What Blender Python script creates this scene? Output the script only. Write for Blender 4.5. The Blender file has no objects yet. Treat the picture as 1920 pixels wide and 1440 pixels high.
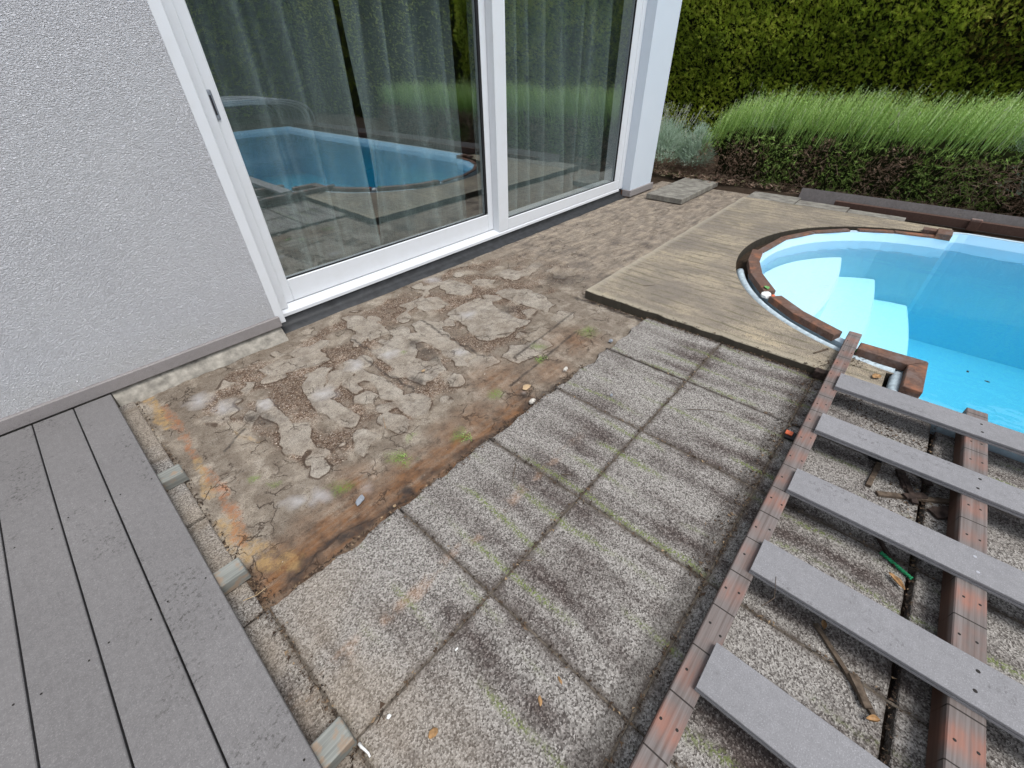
import bpy, bmesh, math, random
import numpy as np
from mathutils import Vector, Matrix, noise
from mathutils.geometry import tessellate_polygon
random.seed(7); rng = np.random.default_rng(7)
sc = bpy.context.scene
col = sc.collection
PI = math.pi

# ------------------------------------------------------------------ camera
def setup_camera():
    y, p, r = math.radians(42.4105), math.radians(37.8152), math.radians(0.95795)
    fwd = Vector((math.cos(y)*math.cos(p), math.sin(y)*math.cos(p), -math.sin(p)))
    right = Vector((math.sin(y), -math.cos(y), 0)); down = fwd.cross(right)
    r2 = math.cos(r)*right + math.sin(r)*down
    d2 = -math.sin(r)*right + math.cos(r)*down
    cam = bpy.data.cameras.new('camera'); o = bpy.data.objects.new('camera', cam)
    m = Matrix((r2, -d2, -fwd)).transposed().to_4x4(); m.translation = Vector((0, 0, 1.36))
    o.matrix_world = m
    cam.sensor_width = 36; cam.lens = 784.04/1920*36; cam.clip_start = 0.02; cam.clip_end = 600
    col.objects.link(o); sc.camera = o
setup_camera()

# ------------------------------------------------------------------ world, sun, exposure
SUN_DIR = Vector((-0.05, -0.62, 1.30)).normalized()
world = bpy.data.worlds.new('World'); sc.world = world; world.use_nodes = True
wt = world.node_tree; wt.nodes.clear()
sky = wt.nodes.new('ShaderNodeTexSky'); sky.sky_type = 'NISHITA'; sky.sun_disc = False
sky.sun_elevation = math.asin(SUN_DIR.z); sky.sun_rotation = math.atan2(SUN_DIR.x, SUN_DIR.y)
sky.dust_density = 2.0; sky.ozone_density = 1.0
bw = wt.nodes.new('ShaderNodeRGBToBW'); cmb = wt.nodes.new('ShaderNodeMixRGB'); cmb.blend_type = 'MULTIPLY'
cmb.inputs[0].default_value = 1; cmb.inputs[2].default_value = (1.30, 1.36, 1.46, 1)
tc = wt.nodes.new('ShaderNodeTexCoord'); cn = wt.nodes.new('ShaderNodeTexNoise')
cn.inputs['Scale'].default_value = 2.2; cn.inputs['Detail'].default_value = 6; cn.inputs['Roughness'].default_value = .55
cr = wt.nodes.new('ShaderNodeMapRange'); cr.inputs[1].default_value = .35; cr.inputs[2].default_value = .6
cr.inputs[3].default_value = .45; cr.inputs[4].default_value = 1.0
mx = wt.nodes.new('ShaderNodeMixRGB'); bg = wt.nodes.new('ShaderNodeBackground'); wo = wt.nodes.new('ShaderNodeOutputWorld')
bg.inputs['Strength'].default_value = 0.145
L = wt.links.new
L(sky.outputs[0], bw.inputs[0]); L(bw.outputs[0], cmb.inputs[1]); L(tc.outputs['Generated'], cn.inputs['Vector'])
L(cn.outputs[0], cr.inputs[0]); L(cr.outputs[0], mx.inputs[0]); L(sky.outputs[0], mx.inputs[1]); L(cmb.outputs[0], mx.inputs[2])
L(mx.outputs[0], bg.inputs[0]); L(bg.outputs[0], wo.inputs[0])
sun = bpy.data.lights.new('sun', 'SUN'); sun.energy = 1.35; sun.angle = math.radians(26); sun.color = (1, .955, .89)
so = bpy.data.objects.new('sun', sun); so.rotation_euler = SUN_DIR.to_track_quat('Z', 'Y').to_euler(); col.objects.link(so)
sc.view_settings.view_transform = 'Standard'; sc.view_settings.look = 'None'
sc.view_settings.gamma = 1; sc.view_settings.exposure = 0.66; sc.view_settings.use_curve_mapping = False
sc.cycles.max_bounces = 10; sc.cycles.transparent_max_bounces = 12; sc.cycles.diffuse_bounces = 4; sc.cycles.glossy_bounces = 5

# ------------------------------------------------------------------ node helpers
class NT:
    def __init__(s, name):
        s.m = bpy.data.materials.new(name); s.m.use_nodes = True; s.t = s.m.node_tree; s.t.nodes.clear()
        s.out = s.n('OutputMaterial'); s._pos = None
    def n(s, ty): return s.t.nodes.new('ShaderNode'+ty)
    def put(s, sock, v):
        if v is None: return
        if isinstance(v, bpy.types.NodeSocket): s.t.links.new(v, sock)
        elif isinstance(v, (tuple, list)):
            v = tuple(v)
            if len(sock.default_value) == 4 and len(v) == 3: v = v+(1,)
            sock.default_value = v
        else:
            try: sock.default_value = v
            except TypeError: sock.default_value = (v, v, v, 1)
    def pos(s, sx=1, sy=1, sz=1, rot=0, loc=(0, 0, 0), rx=0):
        if s._pos is None: s._pos = s.n('NewGeometry').outputs['Position']
        mp = s.n('Mapping'); s.put(mp.inputs[0], s._pos)
        mp.inputs['Scale'].default_value = (sx, sy, sz); mp.inputs['Rotation'].default_value = (rx, 0, rot)
        mp.inputs['Location'].default_value = loc
        return mp.outputs[0]
    def sep(s, v):
        x = s.n('SeparateXYZ'); s.put(x.inputs[0], v); return x.outputs
    def P(s):
        s.pos(); return s.sep(s._pos)
    def noise(s, vec, scale=5, det=3, rough=.5, dist=0, color=False):
        x = s.n('TexNoise'); s.put(x.inputs['Vector'], vec); x.inputs['Scale'].default_value = scale
        x.inputs['Detail'].default_value = det; x.inputs['Roughness'].default_value = rough; x.inputs['Distortion'].default_value = dist
        return x.outputs[1 if color else 0]
    def vor(s, vec, scale, feature='F1', rand=1, out='Distance'):
        x = s.n('TexVoronoi'); x.feature = feature; s.put(x.inputs['Vector'], vec); x.inputs['Scale'].default_value = scale
        x.inputs['Randomness'].default_value = rand
        return x.outputs[out]
    def ramp(s, f, stops, mode='LINEAR'):
        x = s.n('ValToRGB'); s.put(x.inputs[0], f); cr = x.color_ramp; cr.interpolation = mode
        while len(cr.elements) < len(stops): cr.elements.new(.5)
        for e, (p, c) in zip(cr.elements, stops):
            e.position = p; e.color = (c, c, c, 1) if not isinstance(c, (tuple, list)) else tuple(c)+(1,)
        return x.outputs[0]
    def mix(s, f, a, b, mode='MIX'):
        x = s.n('MixRGB'); x.blend_type = mode; s.put(x.inputs[0], f); s.put(x.inputs[1], a); s.put(x.inputs[2], b); return x.outputs[0]
    def math(s, op, a, b=0.0, c=None, clamp=False):
        x = s.n('Math'); x.operation = op; x.use_clamp = clamp; s.put(x.inputs[0], a); s.put(x.inputs[1], b)
        if c is not None: s.put(x.inputs[2], c)
        return x.outputs[0]
    def attr(s, name, col=False):
        x = s.n('Attribute'); x.attribute_name = name; return x.outputs['Color' if col else 'Fac']
    def rnd(s): return s.n('ObjectInfo').outputs['Random']
    def mr(s, v, a, b, c=0.0, d=1.0):
        x = s.n('MapRange'); s.put(x.inputs[0], v)
        for i, k in enumerate((a, b, c, d)): x.inputs[i+1].default_value = k
        return x.outputs[0]
    def band(s, v, c, w, soft):          # 1 inside |v-c|<w, soft edge
        d = s.math('ABSOLUTE', s.math('SUBTRACT', v, c)); return s.mr(d, w, w+soft, 1, 0)
    def schlick(s, f0, normal=None):
        g = s.n('NewGeometry'); d = s.n('VectorMath'); d.operation = 'DOT_PRODUCT'
        s.put(d.inputs[0], g.outputs['Incoming']); s.put(d.inputs[1], normal if normal else g.outputs['Normal'])
        c = s.math('SUBTRACT', 1.0, s.math('ABSOLUTE', d.outputs['Value']), clamp=True)
        return s.math('MULTIPLY_ADD', s.math('POWER', c, 5.0), 1-f0, f0)
    def bump(s, h, dist=.01, strength=1, normal=None):
        x = s.n('Bump'); s.put(x.inputs['Height'], h); x.inputs['Distance'].default_value = dist
        x.inputs['Strength'].default_value = strength
        if normal: s.put(x.inputs['Normal'], normal)
        return x.outputs[0]
    def bsdf(s, color, rough=.8, normal=None, spec=.3, metal=0, **kw):
        b = s.n('BsdfPrincipled'); s.put(b.inputs['Base Color'], color); s.put(b.inputs['Roughness'], rough)
        s.put(b.inputs['Specular IOR Level'], spec); s.put(b.inputs['Metallic'], metal)
        if normal: s.put(b.inputs['Normal'], normal)
        for k, v in kw.items(): s.put(b.inputs[k], v)
        s.t.links.new(b.outputs[0], s.out.inputs[0]); return s.m

def plain(name, c, rough=.6, spec=.3, metal=0, var=.12, scale=30):
    t = NT(name); p = t.pos()
    n = t.noise(p, scale, 4, .6)
    cc = t.mix(t.mr(n, .3, .7), tuple(k*(1-var) for k in c), tuple(k*(1+var) for k in c))
    return t.bsdf(cc, rough, t.bump(n, .0008, .5), spec, metal)

M = {}
def mats():
    # stucco
    t = NT('wall_render'); p = t.pos(1, 1, 1, 0)
    q = t.n('Mapping'); t.put(q.inputs[0], t._pos); q.inputs['Rotation'].default_value = (0, .55, 0); q.inputs['Scale'].default_value = (1, 1, 1.9)
    a = t.noise(q.outputs[0], 125, 3, .55, .8); b = t.noise(p, 300, 2, .5); c = t.vor(q.outputs[0], 165)
    h = t.math('ADD', t.mr(a, .38, .62), t.math('MULTIPLY', b, .35)); h = t.math('ADD', h, t.math('MULTIPLY', c, .5))
    big = t.noise(p, 2.3, 3)
    colr = t.mix(t.mr(big, .3, .7), (.67, .675, .705), (.71, .715, .74))
    colr = t.mix(t.mr(a, .44, .32, 0, .45), colr, (.46, .46, .50))  # pits tinted darker, shade of the relief put into the colour
    low = t.mr(t.P()[2], .10, .30, .5, 0); colr = t.mix(t.math('MULTIPLY', low, t.noise(p, 9, 4)), colr, (.52, .50, .44))
    M['stucco'] = t.bsdf(colr, .93, t.bump(h, .0062, 1.0), .15)
    t = NT('smooth_render'); p = t.pos(); n = t.noise(p, 160, 3); 
    M['postpaint'] = t.bsdf(t.mix(t.noise(p, 3, 3), (.55, .61, .67), (.60, .65, .71)), .85, t.bump(n, .0015, .5), .2)
    # white pvc
    t = NT('white_pvc'); p = t.pos(); n = t.noise(p, 14, 5, .65)
    sp = t.mr(t.vor(p, 70), .06, .03, 0, .55)
    sp = t.math('MULTIPLY', sp, t.mr(t.P()[2], .5, .1, 0, 1))
    cc = t.mix(t.mr(n, .45, .8, 0, .35), (.66, .68, .705), (.58, .59, .58)); cc = t.mix(sp, cc, (.2, .17, .13))
    M['pvc'] = t.bsdf(cc, .28, None, .5)
    M['gasket'] = plain('black_rubber', (.012, .012, .013), .6)
    M['membrane'] = plain('black_membrane', (.02, .021, .023), .55, .4, 0, .5, 18)
    M['alu'] = plain('aluminium', (.62, .63, .66), .35, .5, .8, .05)
    M['handle'] = plain('grey_metal', (.32, .34, .37), .4, .5, .6, .05)
    M['darkslot'] = plain('dark_recess', (.02, .02, .025), .7)
    # glass
    t = NT('window_glass'); tr = t.n('BsdfTransparent'); tr.inputs[0].default_value = (.93, .955, .955, 1)
    gl = t.n('BsdfGlossy'); gl.inputs['Roughness'].default_value = 0; gl.inputs[0].default_value = (.95, .98, 1, 1)
    frs = t.schlick(.20); ms = t.n('MixShader')
    w = t.noise(t.pos(1, 1, .7), 1.6, 1); nb = t.bump(w, .002, .35); t.put(gl.inputs['Normal'], nb)
    t.t.links.new(frs, ms.inputs[0]); t.t.links.new(tr.outputs[0], ms.inputs[1]); t.t.links.new(gl.outputs[0], ms.inputs[2])
    t.t.links.new(ms.outputs[0], t.out.inputs[0]); M['glass'] = t.m
    # curtain linen
    t = NT('curtain_linen'); p = t.pos(1, 1, .35); n = t.noise(t.pos(1, 1, .04), 260, 2); n2 = t.noise(t.pos(.1, .1, 1), 300, 2)
    nn = t.math('ADD', t.math('MULTIPLY', n, .5), t.math('MULTIPLY', n2, .5))
    cc = t.mix(t.mr(nn, .35, .65), (.18, .215, .205), (.31, .36, .345))
    M['curtain'] = t.bsdf(cc, .95, t.bump(nn, .001, .6), .1)
    # water
    t = NT('pool_water'); tr = t.n('BsdfTransparent'); tr.inputs[0].default_value = (1, 1, 1, 1)
    gl = t.n('BsdfGlossy'); gl.inputs['Roughness'].default_value = .012; frs = t.schlick(.07); ms = t.n('MixShader')
    nb = t.bump(t.noise(t.pos(1, .7, 1), 4.5, 3, .5), .010, .5); t.put(gl.inputs['Normal'], nb)
    t.t.links.new(frs, ms.inputs[0]); t.t.links.new(tr.outputs[0], ms.inputs[1]); t.t.links.new(gl.outputs[0], ms.inputs[2])
    t.t.links.new(ms.outputs[0], t.out.inputs[0]); M['water'] = t.m
    va = t.n('VolumeAbsorption'); va.inputs[0].default_value = (.12, .935, .998, 1); va.inputs[1].default_value = .38; t.t.links.new(va.outputs[0], t.out.inputs[1])
    t = NT('pool_water_body'); tr = t.n('BsdfTransparent'); t.t.links.new(tr.outputs[0], t.out.inputs[0])
    va = t.n('VolumeAbsorption'); va.inputs[0].default_value = (.12, .935, .998, 1); va.inputs[1].default_value = .38; t.t.links.new(va.outputs[0], t.out.inputs[1]); M['waterbody'] = t.m
    t = NT('pool_liner'); p = t.pos(); M['liner'] = t.bsdf(t.mix(t.noise(p, 3, 3), (.60, .83, .985), (.64, .86, .99)), .35, None, .4)
    t = NT('pool_steps'); p = t.pos(); M['poolstep'] = t.bsdf(t.mix(t.noise(p, 3, 3), (.70, .86, .95), (.74, .89, .97)), .4, None, .4)
    M['rim'] = plain('pool_flange', (.55, .70, .80), .35, .5, 0, .08)
    M['foam'] = plain('grey_foam', (.42, .50, .54), .7, .3, 0, .25, 40)
    # aggregate concrete slabs
    def slabmat(name, tan):
        t = NT(name); p = t.pos(); X, Y, Z = t.P()
        rn = t.rnd()
        ag = t.vor(p, 250, out='Color'); agv = t.sep(ag)[0]; ag2 = t.noise(p, 330, 2, .6)
        f = t.math('ADD', t.math('MULTIPLY', agv, .75), t.math('MULTIPLY', ag2, .25))
        cA = t.ramp(f, [(0, (.055, .048, .044)), (.25, (.11, .10, .092)), (.38, (.20, .188, .175)), (.7, (.34, .325, .305)), (1, (.50, .48, .46))])
        cB = t.ramp(f, [(0, (.030, .023, .021)), (.45, (.062, .049, .045)), (.72, (.125, .104, .095)), (1, (.34, .31, .29))])
        # dark run-off bands along the old board gaps
        wob = t.math('MULTIPLY', t.math('SUBTRACT', t.noise(p, 3, 3), .5), .09)
        xx = t.math('ADD', X, wob)
        ph = t.math('MULTIPLY', xx, 2*PI/.143); cosv = t.math('COSINE', ph); warm = (1.02, 1.0, .97)
        bandn = t.noise(t.pos(5.5, 1.1, 1), 1.0, 4, .6); blot = t.noise(t.pos(1, 1, 1, 0, (3.1, 1.7, 0)), 2.6, 5, .62)
        d = t.math('ADD', t.math('MULTIPLY', cosv, .07), t.math('ADD', t.math('MULTIPLY', bandn, .9), t.math('MULTIPLY', blot, .75)))
        fine = t.noise(p, 60, 3, .6); d = t.math('ADD', d, t.math('MULTIPLY', fine, .30))
        dirt = t.mr(d, .92, 1.15)
        dirt = t.math('MULTIPLY', dirt, t.mr(Y, 1.02, .62, .25, 1))
        c = t.mix(dirt, cA, cB)
        # seam grime: distance to nearest grid line
        gx = t.math('PINGPONG', t.math('ADD', X, .07), .249); gy = t.math('PINGPONG', Y, .25)
        g = t.math('MINIMUM', gx, gy)
        g = t.math('ADD', g, t.math('MULTIPLY', t.math('SUBTRACT', t.noise(p, 14, 4), .5), .05))
        c = t.mix(t.mr(g, .000, .022, .85, 0), c, (.085, .070, .060))
        # dark band beside the joist
        jg = t.band(t.math('ADD', Y, t.math('MULTIPLY', t.noise(p, 9, 3), .03)), .045, .022, .03)
        c = t.mix(t.math('MULTIPLY', jg, .45), c, (.04, .035, .032))
        # moss in stripes
        st = t.math('POWER', t.math('MAXIMUM', t.math('COSINE', t.math('ADD', ph, 2.4)), 0.0), 7.0)
        ms_ = t.mr(t.noise(t.pos(2.2, 1.5, 1, 0, (7.7, 2, 0)), 1.6, 3), .47, .60)
        fm = t.mr(t.noise(p, 130, 2), .42, .56)
        moss = t.math('MULTIPLY', t.math('MULTIPLY', st, ms_), fm)
        c = t.mix(t.math('MULTIPLY', moss, .9), c, (.15, .19, .055))
        # reddish old stain line
        yl = t.math('ADD', Y, t.math('MULTIPLY', t.math('SUBTRACT', t.noise(p, 6, 4), .5), .12))
        rl = t.math('MULTIPLY', t.band(yl, .69, .010, .02), t.math('MULTIPLY', t.mr(X, 1.3, .9), t.mr(t.noise(t.pos(1, 1, 1, 0, (1, 5, 0)), 9, 5, .65), .46, .66, 0, .5)))
        c = t.mix(rl, c, (.42, .25, .15))
        # cleaner sandy patch near deck
        sandy = t.math('MULTIPLY', t.mr(X, .28, -.05), t.mr(t.noise(p, 3, 3), .35, .55))
        sandcol = t.mix(f, (.17, .14, .11), (.42, .36, .29))
        c = t.mix(t.math('MULTIPLY', sandy, .65), c, sandcol)
        sc_ = t.mix(t.mr(rn, 0, 1, 0, .35), (1, 1, 1), (.80, .79, .80)); c = t.mix(1, c, sc_, 'MULTIPLY'); c = t.mix(1, c, warm, 'MULTIPLY')
        if tan: c = t.mix(.35, c, (.33, .31, .26))
        h = t.math('ADD', t.vor(p, 250), t.math('MULTIPLY', t.noise(p, 20, 4), .9))
        return t.bsdf(c, .9, t.bump(h, .004, .7), .25)
    M['slab'] = slabmat('exposed_aggregate', False)
    # pale kerb slabs
    t = NT('pale_slab'); p = t.pos(); n = t.noise(t.pos(4, 2.5, 1), 3, 7, .72); f = t.noise(p, 180, 3)
    c = t.mix(t.mr(n, .38, .62), (.29, .275, .235), (.13, .12, .105)); c = t.mix(t.mr(f, .50, .34, 0, .8), c, (.10, .09, .08))
    M['paleslab'] = t.bsdf(c, .9, t.bump(f, .003, .6), .2)
    # tan concrete surface
    t = NT('tan_concrete'); p = t.pos(); X, Y, Z = t.P()
    wob = t.math('MULTIPLY', t.math('SUBTRACT', t.noise(p, 4, 3), .5), .06)
    ph = t.math('MULTIPLY', t.math('ADD', X, wob), 2*PI/.0953)
    ln = t.math('MULTIPLY', t.math('POWER', t.math('MAXIMUM', t.math('COSINE', ph), 0.0), 6.0), t.mr(t.noise(p, 38, 4, .7), .32, .50))
    bd = t.noise(t.pos(3.2, .9, 1), 1.6, 7, .72); bl = t.noise(p, 3.1, 4, .6); fine = t.noise(p, 150, 3, .6); f2 = t.noise(t.pos(1.2, .75, 1), 24, 6, .75)
    brk = t.n('TexBrick'); t.put(brk.inputs['Vector'], t.pos(1, 1, 1, PI/2)); brk.inputs['Scale'].default_value = 1
    brk.inputs['Brick Width'].default_value = .21; brk.inputs['Row Height'].default_value = .143/2; brk.inputs['Mortar Size'].default_value = .006
    brk.inputs['Color1'].default_value = (.36, .36, .36, 1); brk.inputs['Color2'].default_value = (.7, .7, .7, 1); brk.inputs['Mortar'].default_value = (.3, .3, .3, 1)
    bv = t.sep(brk.outputs[0])[0]
    c = t.mix(t.mr(bd, .38, .62), (.385, .325, .235), (.20, .172, .14))
    c = t.mix(t.math('MULTIPLY', t.mr(bl, .47, .6), .6), c, (.165, .145, .125))
    c = t.mix(t.math('MULTIPLY', t.mr(bv, .5, .65), t.mr(t.noise(p, 4.2, 4), .48, .66, 0, .6)), c, (.47, .39, .255))
    c = t.mix(t.mr(f2, .50, .64, 0, .7), c, (.12, .10, .08)); c = t.mix(t.math('MULTIPLY', t.mr(t.noise(t.pos(1, 1, 1, 0, (4, 2, 0)), 1.7, 5, .65), .45, .6), t.math('MULTIPLY', t.mr(Y, .3, 1.0, 0, .55), 1.0)), c, (.15, .13, .12))
    c = t.mix(t.math('MULTIPLY', ln, t.mr(t.noise(t.pos(1, 2, 1), 2.5, 3), .30, .55, 0, .85)), c, (.10, .092, .05))
    c = t.mix(t.mr(fine, .50, .38, 0, .75), c, (.08, .065, .05)); c = t.mix(t.mr(t.noise(p, 300, 2), .52, .68, 0, .5), c, (.50, .43, .32))
    c = t.mix(t.math('MULTIPLY', t.mr(X, 2.50, 2.425), .5), c, (.44, .39, .29))
    c = t.mix(t.math('MULTIPLY', t.mr(Y, 1.42, 1.48), .5), c, (.42, .38, .30))
    c = t.mix(t.mr(Z, .0375, .033, 0, .9), c, (.035, .03, .023))  # side faces of the sheet painted dark, shade put into the colour
    h = t.math('SUBTRACT', t.math('ADD', f2, t.math('MULTIPLY', fine, .5)), t.math('MULTIPLY', ln, .5))
    M['tan'] = t.bsdf(c, .92, t.bump(h, .005, .7), .2)
    # old mortar bed (masks stored on the mesh)
    t = NT('mortar_bed'); p = t.pos(); X, Y, Z = t.P()
    fine = t.noise(p, 140, 4, .65); med = t.noise(p, 22, 5, .65); big = t.noise(p, 3.3, 4, .6)
    lump = t.attr('lump'); grav = t.attr('gravel'); rust = t.attr('rust'); yel = t.attr('yellow'); brown = t.attr('brown'); ms_ = t.attr('moss')
    dk = t.attr('dark'); pale = t.attr('pale'); far = t.attr('far')
    c = t.mix(t.mr(big, .3, .7), (.38, .335, .275), (.25, .21, .165))
    c = t.mix(t.mr(med, .47, .66, 0, .75), c, (.165, .132, .10)); m2 = t.noise(p, 9, 6, .75); c = t.mix(t.mr(m2, .50, .66, 0, .6), c, (.19, .155, .12)); c = t.mix(t.mr(m2, .44, .32, 0, .5), c, (.45, .41, .35))
    lc = t.mix(t.mr(med, .36, .64), (.39, .36, .31), (.21, .185, .16)); c = t.mix(t.math('MULTIPLY', lump, t.mr(t.noise(p, 6, 4), .35, .65, .25, .75)), c, lc)
    gv = t.sep(t.vor(p, 150, out='Color'))[0]; ge = t.vor(p, 150, 'DISTANCE_TO_EDGE')
    gc = t.ramp(gv, [(0, (.10, .06, .04)), (.25, (.20, .135, .095)), (.6, (.36, .27, .20)), (1, (.55, .46, .38))])
    gc = t.mix(t.mr(ge, .13, .03, 0, .85), gc, (.035, .02, .013))
    c = t.mix(t.math('MULTIPLY', grav, t.mr(t.noise(p, 26, 4), .34, .5, .55, 1)), c, gc)
    le = t.math('MULTIPLY', t.band(lump, .28, .16, .22), t.mr(t.noise(p, 8, 3), .40, .50)); c = t.mix(t.math('MULTIPLY', le, .85), c, (.06, .038, .026))
    st = t.noise(t.pos(1.0, 3.2, 1, .06), 4.5, 7, .75)
    fc = t.mix(t.mr(st, .40, .62), (.37, .31, .24), (.125, .105, .09))
    st2 = t.noise(t.pos(5, 1.5, 1), 2.6, 7, .72); fc = t.mix(t.mr(st2, .5, .66, 0, .7), fc, (.12, .105, .10))
    c = t.mix(t.math('MULTIPLY', far, .75), c, fc)
    vf = t.noise(p, 420, 2, .6); c = t.mix(t.mr(vf, .42, .62, 0, 1), t.mix(1, c, (.70, .68, .66), 'MULTIPLY'), t.mix(1, c, (1.28, 1.28, 1.28), 'MULTIPLY')); spk = t.mr(fine, .43, .33, 0, .85); c = t.mix(spk, c, (.06, .045, .035))
    sp2 = t.mr(t.vor(p, 55), .10, .05, 0, .8); c = t.mix(t.math('MULTIPLY', sp2, t.mr(t.noise(p, 4, 2), .40, .55)), c, (.05, .035, .025)); sp3 = t.mr(t.vor(p, 120), .20, .12, 0, .8); c = t.mix(t.math('MULTIPLY', sp3, t.mr(t.noise(p, 7, 3), .46, .58)), c, (.055, .038, .028))
    c = t.mix(t.math('MULTIPLY', pale, .7), c, (.47, .46, .46))
    bn = t.mr(t.noise(t.pos(1, 5, 1, 0), 7, 4, .65), .32, .6)
    c = t.mix(t.math('MULTIPLY', brown, t.math('MULTIPLY_ADD', bn, .5, .5)), c, t.mix(t.mr(med, .4, .7), (.19, .095, .045), (.07, .042, .028)))
    yn = t.mr(t.noise(p, 30, 6, .8), .40, .60)
    c = t.mix(t.math('MULTIPLY', t.math('MULTIPLY', yel, yn), .75), c, (.40, .26, .11))
    c = t.mix(t.math('MULTIPLY', t.math('MULTIPLY', rust, yn), .75), c, (.33, .14, .065))
    c = t.mix(t.math('MULTIPLY', dk, t.mr(med, .3, .6, .45, .95)), c, (.042, .034, .03))
    c = t.mix(t.math('MULTIPLY', ms_, t.mr(fine, .42, .56)), c, (.13, .20, .035))
    # dark narrow cracks
    wv = t.n('VectorMath'); wv.operation = 'ADD'; t.put(wv.inputs[0], t._pos)
    sc3 = t.n('VectorMath'); sc3.operation = 'SCALE'; t.put(sc3.inputs[0], t.noise(p, 9, 4, .6, 0, True)); sc3.inputs['Scale'].default_value = .14
    t.put(wv.inputs[1], sc3.outputs[0])
    ve = t.vor(wv.outputs[0], 11, 'DISTANCE_TO_EDGE'); crk = t.math('MULTIPLY', t.mr(ve, .030, .008), t.mr(t.noise(p, 5.7, 4), .52, .58))
    crk = t.math('MULTIPLY', crk, t.math('SUBTRACT', 1.0, grav))
    c = t.mix(t.math('MULTIPLY', crk, .7), c, (.05, .032, .022))
    gh = t.math('MULTIPLY', t.math('SUBTRACT', 1.0, t.vor(p, 150)), grav)
    br = t.math('MULTIPLY', t.noise(t.pos(1, 12, 1, .35), 16, 3, .5), .6)
    h = t.math('ADD', t.math('ADD', t.math('MULTIPLY', fine, .7), med), t.math('ADD', gh, br)); h = t.math('SUBTRACT', h, t.math('MULTIPLY', crk, 1.2))
    M['mortar'] = t.bsdf(c, .92, t.bump(h, .006, .8), .2)
    # crumbs
    t = NT('gravel_crumbs'); g = t.attr('tone'); c = t.ramp(g, [(0, (.06, .04, .028)), (.35, (.17, .115, .08)), (.7, (.33, .25, .18)), (1, (.48, .42, .35))]); M['crumb'] = t.bsdf(c, .9)
    # composite boards
    def board(name, a, b, gx, gy, dirt):
        t = NT(name); p = t.pos(); g = t.math('ADD', t.math('MULTIPLY', t.noise(t.pos(gx, gy, 1), 1, 5, .65), .35), t.math('MULTIPLY', t.noise(p, 45, 4, .6), .65)); f = t.noise(p, 330, 3, .6); big = t.noise(p, 2.6, 4, .6)
        rn = t.rnd()
        c = t.mix(t.mr(g, .35, .65), a, b); c = t.mix(t.mr(f, .56, .70, 0, .55), c, tuple(min(1, k*2.0) for k in b)); c = t.mix(t.mr(f, .44, .3, 0, .5), c, tuple(k*.5 for k in a))
        c = t.mix(t.mr(big, .35, .7, 0, .35), c, tuple(k*.80 for k in a))
        dn = t.math('MULTIPLY', t.mr(t.noise(p, 85, 4, .7), .54, .64), t.mr(t.noise(t.pos(1.6, 1, 1, .6), 4.5, 4, .6), .52, .64))
        c = t.mix(t.math('MULTIPLY', dn, dirt), c, (.045, .04, .037))
        sc_ = t.mix(rn, (1.03, 1.03, 1.03), (.95, .95, .95)); c = t.mix(1, c, sc_, 'MULTIPLY')
        h = t.math('ADD', t.math('MULTIPLY', g, .6), t.math('MULTIPLY', f, .35))
        return t.bsdf(c, .62, t.bump(h, .0012, .5), .35)
    M['deck'] = board('deck_composite', (.150, .142, .140), (.19, .181, .178), 170, 5, .75)
    M['plank'] = board('plank_composite', (.20, .196, .202), (.255, .25, .258), 170, 7, .6)
    M['skirt'] = board('skirt_composite', (.225, .205, .20), (.26, .24, .235), 5, 5, .25)
    M['kerbboard'] = board('kerb_composite', (.105, .092, .088), (.165, .148, .142), 12, 12, .7)
    # weathered red joist, marks repeat where old boards lay
    t = NT('stained_joist'); p = t.pos(); X, Y, Z = t.P(); g = t.noise(t.pos(3, 120, 40), 1, 5, .6)
    u = t.math('FRACT', t.math('DIVIDE', t.math('ADD', t.math('ADD', X, t.math('MULTIPLY', t.noise(t.pos(6, .5, 0), 1, 1), .03)), .03), .143))
    pad = t.mr(t.math('ABSOLUTE', t.math('SUBTRACT', u, .5)), .40, .12); nrm = t.noise(t.pos(4, 4, 1), 1.6, 3, .6)
    pad = t.math('MULTIPLY', pad, t.mr(nrm, .36, .64, .05, 1)); pad = t.math('MULTIPLY', pad, t.mr(t.noise(t.pos(8, 60, 1), 1.5, 3), .3, .6, .35, 1))
    c = t.mix(t.mr(g, .35, .65), (.115, .092, .083), (.19, .165, .155)); c = t.mix(t.math('MULTIPLY', pad, .9), c, t.mix(g, (.21, .085, .06), (.33, .17, .125)))
    c = t.mix(t.mr(t.math('ABSOLUTE', t.math('SUBTRACT', u, .5)), .482, .492), c, (.02, .015, .012))
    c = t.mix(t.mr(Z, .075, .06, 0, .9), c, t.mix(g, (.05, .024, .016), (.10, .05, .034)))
    kn = t.mr(t.vor(p, 4.2), .10, .07, 0, .7); c = t.mix(kn, c, (.06, .035, .028))
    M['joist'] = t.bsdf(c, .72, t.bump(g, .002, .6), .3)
    t = NT('coping_wood'); p = t.pos(); g = t.noise(t.pos(1, 1, 1), 45, 4, .65, 1.2); bl = t.noise(p, 9, 4, .6)
    c = t.mix(t.mr(g, .35, .65), (.095, .052, .038), (.16, .095, .07)); c = t.mix(t.mr(bl, .54, .66, 0, .6), c, (.33, .13, .065)); c = t.mix(t.mr(bl, .45, .32, 0, .75), c, (.16, .125, .115))
    M['coping'] = t.bsdf(c, .7, t.bump(g, .002, .6), .3)
    t = NT('grey_batten'); p = t.pos(); g = t.noise(t.pos(6, 160, 60), 1, 4, .6); bl = t.noise(p, 30, 4)
    c = t.mix(t.mr(g, .35, .65), (.16, .165, .15), (.27, .275, .25)); c = t.mix(t.mr(bl, .52, .62, 0, .7), c, (.30, .21, .14)); M['batten'] = t.bsdf(c, .8, t.bump(g, .002, .6), .25)
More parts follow.
